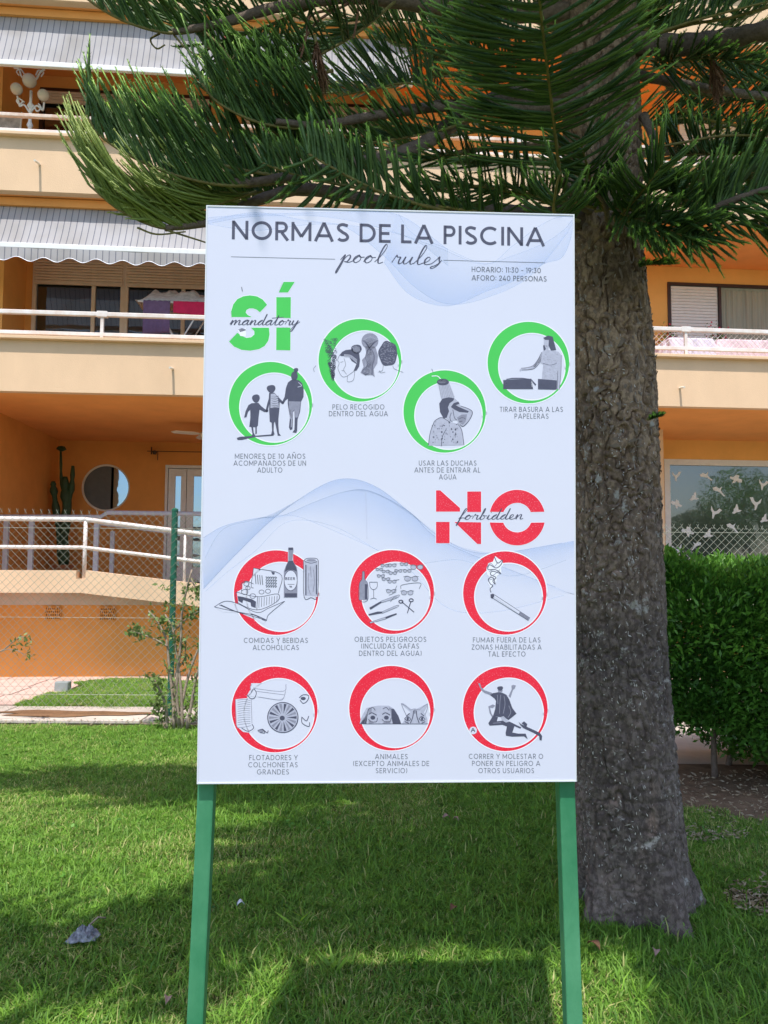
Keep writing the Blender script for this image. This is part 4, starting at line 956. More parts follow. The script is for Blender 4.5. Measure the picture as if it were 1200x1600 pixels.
A.fill('ink_light', [(298, 482), (368, 474), (402, 562), (318, 575)])
A.line(.0009, *[[(305+i*9, 485), (318+i*11, 566)] for i in range(8)], ink='ink_mid', smooth=False)
A.disc('ink', 328, 468, 38, 21, lay=4); A.disc('ink_mid', 324, 464, 26, 12, lay=4)
A.fill('ink_light', [(276, 710), (320, 690), (375, 720), (420, 728), (446, 770), (460, 862), (235, 866), (250, 780)])
A.fill('ink_light', [(370, 570), (405, 572), (428, 595), (440, 618), (490, 635), (513, 660), (490, 710), (455, 745), (430, 730), (415, 705), (370, 712), (345, 690), (360, 650)])
A.fill('ink', [(305, 602), (325, 572), (365, 563), (400, 570), (392, 585), (370, 600), (360, 625), (366, 650), (352, 690), (332, 694), (310, 655)], lay=4)
A.fill('ink', [(378, 624), (395, 600), (425, 590), (432, 604), (408, 612), (425, 622), (490, 650), (484, 660), (430, 655), (400, 640)], lay=4)
A.fill('ink_mid', [(415, 690), (445, 672), (480, 668), (470, 715), (452, 735), (430, 722)], lay=4)
A.line(.0016, [(425, 700), (450, 690), (470, 700)], [(430, 715), (450, 712)], [(380, 660), (372, 690), (380, 716)], [(440, 618), (490, 636), (513, 660), (490, 710), (455, 745), (432, 732)], [(275, 712), (250, 780), (237, 864)], [(276, 710), (320, 690), (375, 720)], [(420, 728), (446, 770), (460, 862)], [(350, 760), (325, 810), (318, 868)], [(390, 640), (400, 690), (415, 706)], ink='ink')
for i in range(55):
    x, y = 262+rr_.random()*170, 715+rr_.random()*135; A.disc(rr_.choice(['ink', 'ink_mid', 'ink_mid']), x, y, 2+4*rr_.random(), 3+5*rr_.random(), lay=4, n=6)
A.done()
A = Art('litter_illustration', 610, 480)
A.fill('ink_light', [(958, 196), (985, 186), (994, 240), (985, 262), (990, 268), (1050, 278), (1068, 300), (1066, 400), (1055, 515), (1042, 512), (1046, 400), (1045, 456), (945, 450), (955, 360), (935, 345), (900, 382), (860, 390), (820, 392), (810, 404), (806, 392), (818, 380), (850, 378), (890, 366), (920, 330), (945, 280), (968, 268), (958, 240)])
A.fill('ink', [(955, 192), (985, 177), (1014, 184), (1026, 230), (1036, 268), (1004, 272), (988, 240), (990, 205), (966, 204)], [(954, 240), (962, 236), (972, 262), (958, 274)], lay=4)
A.fill('ink', [(922, 448), (1040, 458), (1038, 516), (922, 513)], [(705, 455), (880, 447), (892, 512), (705, 512)], lay=4)
A.fill('ink_mid', [(720, 450), (760, 441), (830, 441), (868, 448)], lay=3); A.line(.002, [(725, 450), (790, 444), (865, 449)], ink='ink')
A.fill('ink', [(880, 448), (912, 484), (905, 490), (888, 470)], lay=4)
A.line(.0018, [(720, 470), (722, 500)], [(883, 465), (885, 500)], ink='halo', smooth=False)
A.line(.0012, [(945, 282), (920, 330), (890, 366), (850, 378), (818, 381)], [(935, 345), (900, 382), (860, 391), (820, 393)], [(955, 352), (1000, 362), (1040, 350)], [(1046, 400), (1042, 512)], [(970, 240), (980, 246)], [(1068, 300), (1066, 400), (1056, 515)], ink='ink')
for i in range(60):
    x, y = 952+rr_.random()*92, 285+rr_.random()*160; A.line(.0009, [(x, y), (x+6, y+3*rr_.random())], ink='ink_mid')
A.fill('ink_mid', [(935, 300), (948, 290), (940, 340), (920, 352), (905, 374), (890, 376), (920, 335)], lay=3)
A.done()
A = Art('picnic_illustration', 310, 740)
A.fill('panel', [(100, 830), (170, 800), (250, 815), (240, 740), (275, 720), (275, 690), (300, 670), (340, 680), (345, 590), (515, 630), (500, 745), (490, 800), (540, 795), (440, 880), (410, 940), (350, 910), (260, 870), (150, 865)], lay=2)
A.fill('panel', [(535, 600), (560, 550), (560, 462), (592, 462), (592, 545), (620, 600), (620, 775), (530, 775)], [(655, 545), (675, 530), (740, 532), (750, 550), (748, 770), (660, 772)], lay=2)
A.line(.0014, [(345, 590), (515, 630), (500, 748)], [(345, 590), (330, 700), (345, 716)], [(236, 740), (370, 770), (495, 752), (490, 800), (365, 852), (240, 800), (236, 740)], [(370, 770), (365, 852)], [(100, 832), (165, 798), (240, 810), (365, 868), (440, 840), (540, 797)], [(100, 832), (150, 845), (250, 865), (350, 885), (420, 920), (440, 880), (540, 797)], [(130, 820), (220, 858), (300, 880), (420, 915)], [(270, 735), (268, 690), (300, 672), (345, 690)], ink='ink')
A.line(.0020, [(140, 820), (220, 856), (280, 876)], [(330, 875), (370, 890), (425, 915)], ink='ink')
A.line(.0012, *[[(380+i*16, 775-i*1.5), (378+i*16, 838-i*5)] for i in range(8)], ink='ink', smooth=False)
A.fill('ink', [(245, 765), (275, 770), (335, 785), (360, 800), (358, 840), (330, 830), (326, 806), (280, 790), (275, 810), (250, 795)], lay=4)
A.line(.0022, *[[(355+i*14, 630+i*2), (360+i*14, 690+i*2)] for i in range(4)], ink='ink_soft')
A.line(.0026, *[[(420+14*(i % 5), 645+18*(i//5)), (432+14*(i % 5), 650+18*(i//5)), (424+14*(i % 5), 658+18*(i//5))] for i in range(20)], ink='ink_soft')
A.fill('ink', [(455, 612), (478, 618), (474, 632), (462, 630)], [(372, 594), (390, 598), (384, 606)], lay=4)
for x, y, r in ((300, 690, 16), (290, 740, 20), (340, 765, 18), (395, 740, 16), (435, 735, 16), (310, 715, 14)):
    A.line(.0014, [(x+r*math.cos(q*.7), y+r*.8*math.sin(q*.7)) for q in range(10)], ink='ink')
A.fill('ink_mid', [(563, 462), (592, 462), (594, 480), (588, 540), (615, 585), (620, 620), (618, 775), (534, 775), (534, 610), (545, 580), (562, 545)], lay=3)
A.fill('ink', [(564, 545), (590, 545), (612, 590), (616, 612), (590, 602), (560, 602), (540, 615), (548, 580)], [(562, 462), (592, 462), (593, 478), (562, 478)], [(540, 748), (616, 748), (616, 772), (540, 772)], lay=4)
A.disc('panel', 577, 668, 39, 62, lay=4); A.done()
A = Art('picnic_illustration', 310, 740); LAY[5] = -.0006
A.line(.0012, [(577+41*math.cos(q*.33), 668+64*math.sin(q*.33)) for q in range(20)], ink='ink', lay=5)
A.line(.0013, *[[(570+4*i, 700+3*(i % 2)), (573+4*i, 712)] for i in range(4)], [(558, 692), (600, 692)], ink='ink', lay=5, smooth=False)
A.fill('ink_light', [(662, 545), (745, 545), (745, 765), (664, 765)], lay=3)
A.line(.0016, [(658, 545), (660, 768), (705, 775), (745, 768), (750, 545)], [(658, 545), (680, 530), (735, 530), (750, 545)], [(665, 550), (705, 560), (742, 550)], ink='ink')
A.disc('ink_mid', 705, 541, 30, 8, lay=4)
A.line(.0030, [(672, 570), (672, 760)], [(738, 570), (738, 755)], ink='ink', smooth=False); A.line(.002, [(690, 620), (686, 700), (700, 755)], [(720, 600), (725, 680), (716, 740)], [(700, 580), (705, 650)], ink='ink_mid')
A.done()
text('BEER', 445.5, 461, 906.3, 4.4, 'ink', th=.2, name='bottle_lettering', lay=5)
A = Art('objects_illustration', 310, 740)
A.fill('ink_mid', [(1025, 612), (1037, 612), (1040, 660), (1058, 690), (1058, 790), (1006, 790), (1006, 690), (1022, 660)])
A.fill('ink', [(1040, 690), (1056, 692), (1056, 785), (1040, 785)], lay=4); A.line(.0012, [(1025, 612), (1022, 660), (1006, 690), (1006, 790), (1058, 790), (1058, 690), (1040, 660), (1037, 612), (1025, 612)], ink='ink')
A.line(.0012, [(1070, 678), (1074, 710), (1095, 725), (1116, 710), (1118, 678)], [(1095, 725), (1096, 780)], [(1075, 784), (1096, 778), (1114, 784)], [(1070, 678), (1118, 678)], ink='ink')
A.fill('ink', [(1068, 838), (1140, 797), (1146, 806), (1076, 850)], [(1062, 878), (1120, 862), (1152, 862), (1148, 872), (1066, 887)], [(1168, 896), (1200, 884), (1238, 872), (1240, 880), (1172, 908)], lay=4)
A.fill('ink_light', [(1140, 797), (1250, 760), (1240, 775), (1146, 806)], [(1152, 862), (1235, 825), (1240, 838), (1148, 872)], [(1070, 928), (1168, 896), (1172, 908), (1078, 936)], lay=3)
A.line(.0010, [(1140, 797), (1250, 758), (1238, 778), (1146, 806)], [(1150, 862), (1238, 824), (1245, 832), (1148, 874)], [(1066, 930), (1168, 897)], [(1072, 936), (1172, 908)], ink='ink_soft')
A.done()
A = Art('glasses_illustration', 610, 740)
GL = [(-35, 575, 14), (10, 574, 15), (85, 566, 14), (165, 585, 22), (-30, 612, 13), (15, 622, 14), (50, 608, 13), (105, 608, 14), (-28, 660, 14), (10, 675, 15), (130, 657, 24), (5, 735, 17), (105, 745, 21), (-70, 600, 12), (-60, 640, 13)]
for x, y, r in GL:
    for s in (-1, 1):
        A.disc('ink_light', x+s*r*.95, y, r*.75, r*.6, lay=3, n=12)
        A.line(.0012, [(x+s*r*.95+r*.8*math.cos(q*.7), y+r*.62*math.sin(q*.7)) for q in range(10)], ink='ink_soft')
    A.line(.0014, [(x-2*r, y-r*.5), (x-r, y-r*.7), (x, y-r*.35), (x+r, y-r*.7), (x+2*r, y-r*.5)], ink='ink_soft')
A.line(.0014, [(65, 720), (75, 695), (185, 683), (180, 720)], [(20, 668), (55, 662)], [(-10, 760), (20, 745), (40, 700)], [(0, 800), (20, 775), (38, 770)], ink='ink_soft')
A.line(.0022, [(70, 800), (100, 825), (148, 866)], [(128, 800), (118, 830), (106, 872)], ink='ink')
A.line(.0026, *[[(x+13*math.cos(q*.7), y+9*math.sin(q*.7)) for q in range(10)] for x, y in ((66, 800), (130, 791))], ink='ink')
A.done()
A = Art('cigarette_illustration', 610, 740)
A.fill('panel', [(625, 755), (640, 748), (872, 900), (862, 918)], lay=3)
A.line(.0013, [(627, 770), (862, 918)], [(642, 752), (872, 902)], ink='ink', smooth=False)
A.fill('ink_mid', [(800, 878), (812, 862), (872, 902), (862, 918)], lay=4); A.fill('ink', [(625, 755), (640, 750), (650, 762), (640, 782), (627, 776)], lay=4)
A.line(.0010, *[[(805+8*i, 880+5*i), (815+8*i, 864+5*i)] for i in range(7)], ink='ink', smooth=False)
A.line(.0022, [(628, 742), (624, 720), (640, 700), (625, 690), (612, 660), (640, 650), (655, 690), (640, 670), (660, 650), (625, 630), (640, 610), (690, 625), (655, 600), (610, 600), (620, 570), (660, 590), (690, 570), (700, 540), (670, 560), (650, 520)], ink='ink')
A.fill('halo', [(600, 600), (612, 560), (640, 550), (655, 515), (672, 530), (700, 545), (705, 570), (690, 590), (695, 620), (665, 640), (660, 690), (640, 690), (628, 740), (620, 700), (608, 680), (625, 650), (605, 630)], lay=3)
A.line(.0016, [(600, 590), (625, 560), (650, 580), (672, 552)], [(615, 615), (645, 600), (680, 610)], [(622, 645), (650, 630), (684, 600)], [(618, 665), (650, 655)], ink='ink_mid'); A.done()
A = Art('pool_float_illustration', 310, 1020)
A.fill('panel', [(232, 290), (330, 280), (335, 440), (360, 470), (330, 500), (280, 495), (240, 460)], [(330, 190), (545, 190), (540, 280), (500, 295), (360, 275), (300, 272), (325, 230)], lay=2)
for i in range(12): A.line(.0011, [(245, 296+i*14), (285, 290+i*14), (325, 298+i*13)], ink='ink_mid')
A.line(.0012, [(232, 292), (238, 450), (270, 465), (330, 455)], [(330, 290), (335, 440)], [(345, 215), (370, 225), (530, 240), (548, 195)], [(360, 240), (535, 262)], [(375, 275), (500, 294), (530, 285), (545, 240)], [(300, 272), (330, 250), (325, 215), (335, 195)], ink='ink_mid')
A.line(.0018, [(305, 262), (325, 285), (350, 282), (362, 250), (345, 225), (330, 250)], [(630, 280), (655, 262), (690, 268), (680, 300), (655, 315), (635, 295)], [(645, 405), (650, 440), (690, 460), (695, 435)], [(370, 485), (400, 478), (415, 500), (385, 498)], [(270, 470), (310, 490), (345, 470), (335, 445)], [(400, 475), (430, 500), (436, 485)], [(645, 400), (675, 425), (690, 395)], ink='ink')
A.disc('ink', 655, 285, 16, 10, lay=3); A.disc('ink_mid', 390, 488, 18, 9, lay=3)
A.line(.0022, [(528+95*math.cos(q*.26), 404+94*math.sin(q*.26)) for q in range(26)], ink='ink')
A.disc('ink_light', 528, 404, 92, 92, lay=3, n=28)
for k in range(18):
    q = 2*math.pi*k/18; A.fill('ink_mid' if k % 2 else 'ink', [(528+22*math.cos(q), 404+22*math.sin(q)), (528+86*math.cos(q-.10), 404+86*math.sin(q-.10)), (528+86*math.cos(q+.10), 404+86*math.sin(q+.10))], lay=4)
A.disc('ink', 524, 408, 16, 15, lay=4); A.done()
A = Art('animals_illustration', 310, 1020); ox = 1200
A.fill('ink_light', [(1008, 442), (1015, 410), (1050, 345), (1075, 338), (1120, 330), (1190, 330), (1215, 345), (1250, 400), (1268, 445)], lay=3)
A.fill('ink', [(1012, 442), (1040, 400), (1062, 350), (1068, 345), (1056, 400), (1050, 442)], [(1205, 348), (1222, 350), (1250, 395), (1268, 444), (1215, 444), (1206, 400)], lay=4)
for x in (1090, 1175):
    A.line(.0026, [(x-26, 385), (x-5, 375), (x+24, 390)], ink='ink'); A.disc('ink', x, 405, 15, 13, lay=4); A.line(.0018, [(x-28, 415), (x-10, 430), (x+22, 430), (x+30, 405)], [(x-22, 350), (x, 342), (x+16, 360)], ink='ink')
A.fill('ink_mid', [(1068, 345), (1085, 340), (1082, 372), (1066, 380)], [(1190, 340), (1204, 346), (1200, 380)], [(1064, 415), (1100, 440), (1064, 442)], [(1165, 425), (1200, 425), (1200, 442), (1150, 442)], lay=4)
A.line(.0013, *[[(1020+6*i, 436), (1040+5*i, 400), (1058+2*i, 362)] for i in range(4)], ink='ink_light')
A.line(.0014, [(1008, 444), (1435, 444)], ink='ink', smooth=False)
A.fill('ink_light', [(1272, 444), (1300, 400), (1325, 370), (1270, 320), (1278, 312), (1330, 352), (1365, 350), (1428, 318), (1432, 330), (1410, 370), (1430, 410), (1432, 444)], lay=3)
A.line(.0016, [(1268, 316), (1278, 345), (1300, 392)], [(1268, 316), (1300, 335), (1325, 358)], [(1432, 318), (1400, 340), (1380, 358)], [(1432, 318), (1430, 350), (1415, 390)], [(1325, 358), (1350, 350), (1385, 358)], ink='ink_mid')
for x in (1308, 1398):
    A.line(.0018, [(x-20, 412), (x-2, 398), (x+18, 415), (x, 426), (x-20, 412)], ink='ink'); A.disc('ink', x, 412, 7, 11, lay=4)
A.line(.0024, [(1345, 360), (1340, 400), (1325, 440)], [(1362, 360), (1366, 400), (1380, 440)], [(1353, 355), (1353, 380)], [(1300, 395), (1320, 378)], [(1410, 395), (1390, 378)], [(1290, 430), (1315, 440)], [(1418, 430), (1395, 440)], ink='ink'); A.done()
A = Art('jumping_man_illustration', 610, 1020)
A.disc('ink', 686, 222, 18, 14, lay=4, rough=.1); A.disc('ink_mid', 686, 234, 15, 16, lay=3)
A.fill('ink', [(655, 250), (672, 246), (700, 250), (725, 262), (742, 290), (762, 345), (788, 380), (738, 420), (722, 410), (706, 395), (690, 402), (662, 398), (640, 400), (655, 350), (660, 300), (650, 285), (620, 262), (640, 252)])
A.fill('ink_mid', [(548, 190), (560, 190), (568, 215), (590, 235), (635, 250), (630, 265), (590, 252), (570, 236), (556, 210)], [(738, 270), (758, 228), (756, 205), (768, 200), (784, 204), (778, 222), (766, 232), (750, 282)], lay=3)
A.fill('ink', [(640, 395), (612, 440), (620, 455), (700, 450), (728, 460), (720, 500), (722, 518), (760, 524), (835, 522), (858, 540), (845, 505), (800, 505), (762, 498), (775, 458), (812, 474), (818, 466), (745, 430), (700, 424), (665, 428), (672, 402)])
A.fill('ink_mid', [(612, 335), (640, 322), (656, 330), (640, 345), (622, 342), (632, 380), (645, 398), (636, 404), (620, 376)], lay=3)
A.fill('ink', [(820, 440), (835, 428), (855, 445), (850, 465)], [(800, 430), (815, 445), (870, 470), (935, 500), (948, 520), (945, 548), (932, 545), (930, 522), (895, 500), (830, 470), (812, 452)], lay=4)
A.fill('ink_light', [(690, 400), (706, 398), (730, 420), (745, 430), (722, 436), (695, 420)], lay=4)
A.line(.0014, [(690, 262), (684, 310), (682, 380)], [(710, 270), (716, 320), (705, 380)], [(740, 330), (752, 370), (735, 405)], [(668, 262), (672, 320)], [(640, 440), (690, 436)], ink='ink_mid')
A.disc('panel', 517, 485, 24, 24, lay=4); A.done()
A = Art('jumping_man_illustration', 610, 1020); A.line(.0022, [(505, 496), (515, 472), (528, 494)], [(508, 484), (526, 486)], ink='ink', lay=5); A.done()
# peeling corner on the S and small scuffs
A = Art('peeled_print', 310, 320); A.fill('halo', [(245, 785), (298, 768), (298, 825), (262, 820)], lay=4); A.fill('ink_mid', [(250, 780), (272, 770), (296, 778), (296, 786), (262, 796)], lay=4); A.fill('ink_soft', [(268, 515), (272, 512), (278, 542), (272, 540)], lay=4); A.done()
A = Art('scuff_mark', 310, 740); A.line(.0010, [(1045, 110), (1050, 260), (1054, 410)], ink='ink_light', lay=3); A.done()
# --- pale blue waves: thin veils between two curves, denser towards one edge
def wave(c1, c2, a0, a1, z, n=60):
    p1 = catmull([(x, y, 0) for x, y in c1], n); p2 = catmull([(x, y, 0) for x, y in c2], n); V = []; T = []; R_ = 6
    for i in range(n):
        for j in range(R_+1):
            t = j/R_; x, y = S(p1[i][0]*(1-t)+p2[i][0]*t, p1[i][1]*(1-t)+p2[i][1]*t)
            x = max(-SW/2+.004, min(SW/2-.004, x)); y = max(-SH/2+.004, min(SH/2-.004, y))
            V.append((x, z, y)); T.append((a0*(1-t)**1.6+a1*t, 0))
    Fq = np.array([(i*(R_+1)+j, (i+1)*(R_+1)+j, (i+1)*(R_+1)+j+1, i*(R_+1)+j+1) for i in range(n-1) for j in range(R_)])
    me = np_mesh('wave_print', np.array(V), Fq, np.array(T)*.7); link('wave_print', me, M['wave'], sign)
    for P_ in (p1, p2):
        Lp = [S(x_, y_) for x_, y_, _ in P_]; Lp = [q for q in Lp if abs(q[0]) < SW/2-.005 and abs(q[1]) < SH/2-.005]
        V2 = []; F2 = []
        for q in ribbon(Lp, .0016): b0 = len(V2); V2 += [(x_, -.00009, z_) for x_, z_ in q]; F2.append([b0, b0+1, b0+2, b0+3])
        link('wave_line', np_mesh('wave_line', np.array(V2), np.array(F2), np.full((len(V2), 2), .22)), M['wave'], sign)
W1 = [(318, 920), (370, 865), (430, 808), (500, 760), (545, 748), (590, 762), (640, 800), (690, 840), (760, 865), (900, 845)]
W2 = [(316, 880), (345, 830), (385, 815), (450, 805), (500, 820), (570, 850), (640, 880), (720, 875), (800, 900), (900, 870)]
W3 = [(318, 840), (350, 822), (400, 810), (440, 806), (490, 785), (540, 768), (580, 768), (640, 800), (700, 850), (900, 930)]
W4 = [(314, 930), (360, 890), (400, 860), (450, 815), (520, 822), (590, 860), (640, 890), (700, 950), (780, 955), (900, 925)]
wave(W1, W2, .30, .03, -.00003); wave(W3, W4, .24, .02, -.00005); wave(W1, W3, .20, .04, -.00007)
V1 = [(325, 345), (400, 332), (480, 345), (540, 355), (600, 400), (650, 450), (700, 475), (760, 465), (830, 430), (898, 350)]
V2 = [(325, 350), (400, 360), (500, 350), (600, 360), (680, 385), (750, 412), (800, 400), (850, 380), (880, 360), (897, 340)]
V3 = [(620, 330), (645, 365), (690, 385), (760, 412), (800, 385), (840, 355), (870, 340), (897, 337)]
V4 = [(600, 410), (640, 460), (700, 478), (760, 455), (800, 440), (850, 412), (880, 400), (899, 350)]
wave(V1, V2, .20, .08, -.00003); wave(V4, V3, .26, .04, -.00005); wave([(322, 350), (400, 338), (520, 340), (640, 372), (700, 415)], [(322, 340), (400, 335), (520, 332), (620, 335), (700, 390)], .16, .18, -.00007)

# ------------------------------------------------------------------ chain-link fence
def fw(px, py, dist=7.95): return W(px, py, dist)
FYY = 7.95
fence = tag(empty('chain_link_fence', (0, FYY, 0)), 'chain-link fence with dark green posts along the pale path before the building', 'fence')
zl_, zr_ = 2.12, 1.98
def ftop(x): return zl_ + (zr_-zl_)*(x+4)/8
b = MB(); s = .083; X0, X1 = -6.5, 6.8; lo = .10
x = X0-2.2
while x < X1+2.2:
    for sg in (0, 1):
        P = []
        n = 24
        for k in range(n+1):
            t = k/n; z = lo+t*(2.08-lo); xx = x+(t*(2.08-lo) if sg == 0 else (1-t)*(2.08-lo))
            if not X0 < xx < X1: continue
            if z > ftop(xx):
                z = ftop(xx); xx = x+((z-lo) if sg == 0 else (2.08-lo)-(z-lo))
            if P and abs(P[-1][2]-z) < 1e-6: continue
            P.append((xx, .004*(1 if (k+sg) % 2 else -1), z))
        if len(P) > 1: b.tube([P[0], P[len(P)//2], P[-1]], .0019, 3, False)
    # twisted ends along the top
    if X0 < x < X1: b.tube([(x-.012, 0, ftop(x)-.02), (x+.012, 0, ftop(x)+.028)], .002, 3, False); b.tube([(x+.012, 0, ftop(x)-.02), (x-.012, 0, ftop(x)+.028)], .002, 3, False)
    x += s
b.build('wire_mesh', M['wire'], fence)
for zz in (.25, 1.03, 1.95): part(lambda b: b.tube([(X0, 0, zz), (X1, 0, zz-.02)], .0022, 4, False), 'line_wire', M['wire'], fence)
px_post = W(272, 800, FYY).x
for xx in (px_post, px_post+3.0, px_post-2.95, px_post+6.9):
    part(lambda b: (b.tube([(xx, .03, -.1), (xx, .03, ftop(xx)+.05)], .033, 12), b.tube([(xx, .03, 1.43), (xx, .03, 1.455)], .038, 12)), 'post', M['fence_green'], fence, smooth=False)
    part(lambda b: b.lathe((xx, .03, ftop(xx)+.05), [(.036, -.01), (.036, .01), (.01, .025)], 12), 'post_cap', M['fence_green'], fence)
# grey junction box beside the far lawn
gx, gy = g(98, 1081)
jb = tag(MB().box(gx-.085, gx+.085, gy-.06, gy+.06, 0, .13).build('junction_box', M['grey'], None, bevel=.012), 'small grey box on the pink paving beside the far lawn', 'utility box')

# ------------------------------------------------------------------ whips: the cord-like pine branchlets
def whips(base, d0, up, L, r, needles, rng, K=7, tipg=1.0, nl=.010, rows=16, per=5):
    """base (n,3), d0 (n,3) unit, up (n,3) curl vector, L (n,). returns V, F(tris), tint"""
    n = len(base); s = np.linspace(0, 1, K)
    P = base[:, None]+(d0[:, None]*s[None, :, None]+up[:, None]*(s**2)[None, :, None])*L[:, None, None]
    T = d0[:, None]+2*up[:, None]*s[None, :, None]; T /= np.linalg.norm(T, axis=2)[..., None]
    ref = rng.normal(size=(n, 3)); A = np.cross(T, ref[:, None]); A /= np.linalg.norm(A, axis=2)[..., None]; B = np.cross(T, A)
    rad = r*np.array([.85+.2*math.sin(k*2.1) for k in range(K)]); rad[-1] = r*.35; S_ = 4
    q = np.arange(S_)*2*math.pi/S_
    ring = P[:, :, None]+(A[:, :, None]*np.cos(q)[None, None, :, None]+B[:, :, None]*np.sin(q)[None, None, :, None])*rad[None, :, None, None]
    V = ring.reshape(n, K*S_, 3)
    i = np.arange(K-1)[:, None]*S_; k = np.arange(S_)[None]; k2 = (k+1) % S_
    f1 = np.stack([i+k, i+k2, i+S_+k2], -1).reshape(-1, 3); f2 = np.stack([i+k, i+S_+k2, i+S_+k], -1).reshape(-1, 3)
    cap = np.array([[(K-1)*S_, (K-1)*S_+1, (K-1)*S_+2], [(K-1)*S_, (K-1)*S_+2, (K-1)*S_+3]])
    F1 = np.concatenate([f1, f2, cap]); Fc = (F1[None]+(np.arange(n)*K*S_)[:, None, None]).reshape(-1, 3)
    shade = rng.random(n); tg = np.repeat(np.clip((s-.80)/.20, 0, 1)**1.2, S_)[None]*(rng.random((n, 1))*.5+.6)*tipg
    T1 = np.stack([np.repeat(shade[:, None], K*S_, 1)*.8+.2*rng.random((n, K*S_)), tg], -1)
    Vs = [V.reshape(-1, 3)]; Fs = [Fc]; Ts = [T1.reshape(-1, 2)]
    if needles:
        m = rows*per; ss = np.repeat(np.linspace(.02, .99, rows), per)[None]+rng.uniform(-.02, .02, (n, m)); ss = np.clip(ss, 0, 1)
        C = base[:, None]+(d0[:, None]*ss[..., None]+up[:, None]*(ss**2)[..., None])*L[:, None, None]
        Tn = d0[:, None]+2*up[:, None]*ss[..., None]; Tn /= np.linalg.norm(Tn, axis=2)[..., None]
        A = np.cross(Tn, np.broadcast_to(ref[:, None], Tn.shape)); A /= np.linalg.norm(A, axis=2)[..., None]; B = np.cross(Tn, A)
        a = rng.uniform(0, 6.283, (n, m)); R_ = A*np.cos(a)[..., None]+B*np.sin(a)[..., None]; Q = np.cross(Tn, R_)
        l = nl*rng.uniform(.7, 1.2, (n, m, 1))*np.clip(1.25-ss[..., None]**6*.5, .5, 1.2)
        c0 = C+R_*r*.5; tip = c0+(Tn*.86+R_*.55)*l; w_ = nl*.13
        N3 = np.stack([c0-Q*w_, c0+Q*w_, tip], 2).reshape(-1, 3)
        off = len(Vs[0]); Fs.append(np.arange(n*m*3).reshape(-1, 3)+off); Vs.append(N3)
        tg = np.clip((ss-.82)/.18, 0, 1)*tipg*.9; sh = shade[:, None]*.7+.3*rng.random((n, m))
        Ts.append(np.repeat(np.stack([sh, tg], -1).reshape(-1, 2), 3, 0))
    return np.concatenate(Vs), np.concatenate(Fs), np.concatenate(Ts)
def frond_mesh(name, pts, n, L, fwd=.5, side=1, up=.2, curl=.25, r=.0042, t0=0, rng=RNG, needles=True, tipg=1, taper=.35, rows=16, per=5, down=0, bias=0, jit=.12, nl=.010):
    C = catmull(pts, 60); seg = np.linalg.norm(np.diff(C, axis=0), axis=1); cum = np.r_[0, np.cumsum(seg)]/seg.sum()
    t = t0+(1-t0)*np.sort(rng.random(n)*.3+np.linspace(0, 1, n)*.85)
    t = np.clip(t/t.max(), 0, 1)
    base = np.stack([np.interp(t, cum, C[:, j]) for j in range(3)], 1)
    T = np.stack([np.interp(np.minimum(t+.03, 1), cum, C[:, j])-np.interp(np.maximum(t-.03, 0), cum, C[:, j]) for j in range(3)], 1); T /= np.linalg.norm(T, axis=1)[:, None]
    Z = np.array([0, 0, 1.]); Sd = np.cross(T, Z); nn = np.linalg.norm(Sd, axis=1); Sd = Sd/np.maximum(nn, .05)[:, None]; U = np.cross(Sd, T)
    sg = np.where(rng.random(n) < .5+bias, 1, -1.)[:, None]
    upv = np.full((n, 1), up)
    if down: upv = np.where(rng.random((n, 1)) < down, -upv*.9, upv)
    f = fwd*(1+.8*t[:, None]**3)
    d = T*f+Sd*sg*side*(1-.35*t[:, None]**2)+U*upv+rng.normal(size=(n, 3))*jit; d /= np.linalg.norm(d, axis=1)[:, None]
    cu = (Z[None]*curl*np.where(upv < 0, .25, 1)+T*.12)*rng.uniform(.4, 1.5, (n, 1))+rng.normal(size=(n, 3))*.045
    Ls = L*(1-taper*t**2)*rng.uniform(.8, 1.12, n)*np.clip(.75+t*2, .5, 1)
    return whips(base, d, cu, Ls, r, needles, rng, tipg=tipg, rows=rows, per=per, nl=nl)

# ------------------------------------------------------------------ the pine
def trunk_px():   # (py, left px, right px)
    return [(-500, 880, 975), (-200, 879, 985), (0, 878, 993), (200, 880, 1000), (400, 882, 1005), (600, 889, 1022), (800, 894, 1031), (950, 896, 1037), (1100, 899, 1047), (1250, 901, 1061), (1340, 902, 1073), (1400, 899, 1086), (1440, 893, 1096), (1475, 885, 1106)]
TY = 3.72; base_pt = W(998, 1440, TY)
pine = tag(empty('pine_tree', (base_pt.x, TY, 0)), 'large pine with scaly dark trunk and cord-like green fronds behind the sign', 'tree')
tr = []
for py, a, c in trunk_px():
    l, r = W(a, py, TY), W(c, py, TY); tr.append(((l.x+r.x)/2, l.z, (r.x-l.x)/2))
zt_top = 11.5
zz = [t[1] for t in tr][::-1]; xs_ = [t[0] for t in tr][::-1]; rs_ = [t[2] for t in tr][::-1]
zz = zz+[zt_top]; xs_ = xs_+[xs_[-1]-.12]; rs_ = rs_+[.02]
def trunk_at(z): return np.interp(z, zz, xs_), np.interp(z, zz, rs_)
NA = 400; zs_ = np.concatenate([np.arange(-.12, 4.3, .0055), np.linspace(4.35, 11.5, 60)]); NZ = len(zs_)
TH_, ZZ = np.meshgrid(np.linspace(0, 2*np.pi, NA, endpoint=False), zs_)
cx, rd = trunk_at(ZZ); cxn, snn = np.cos(TH_), np.sin(TH_)
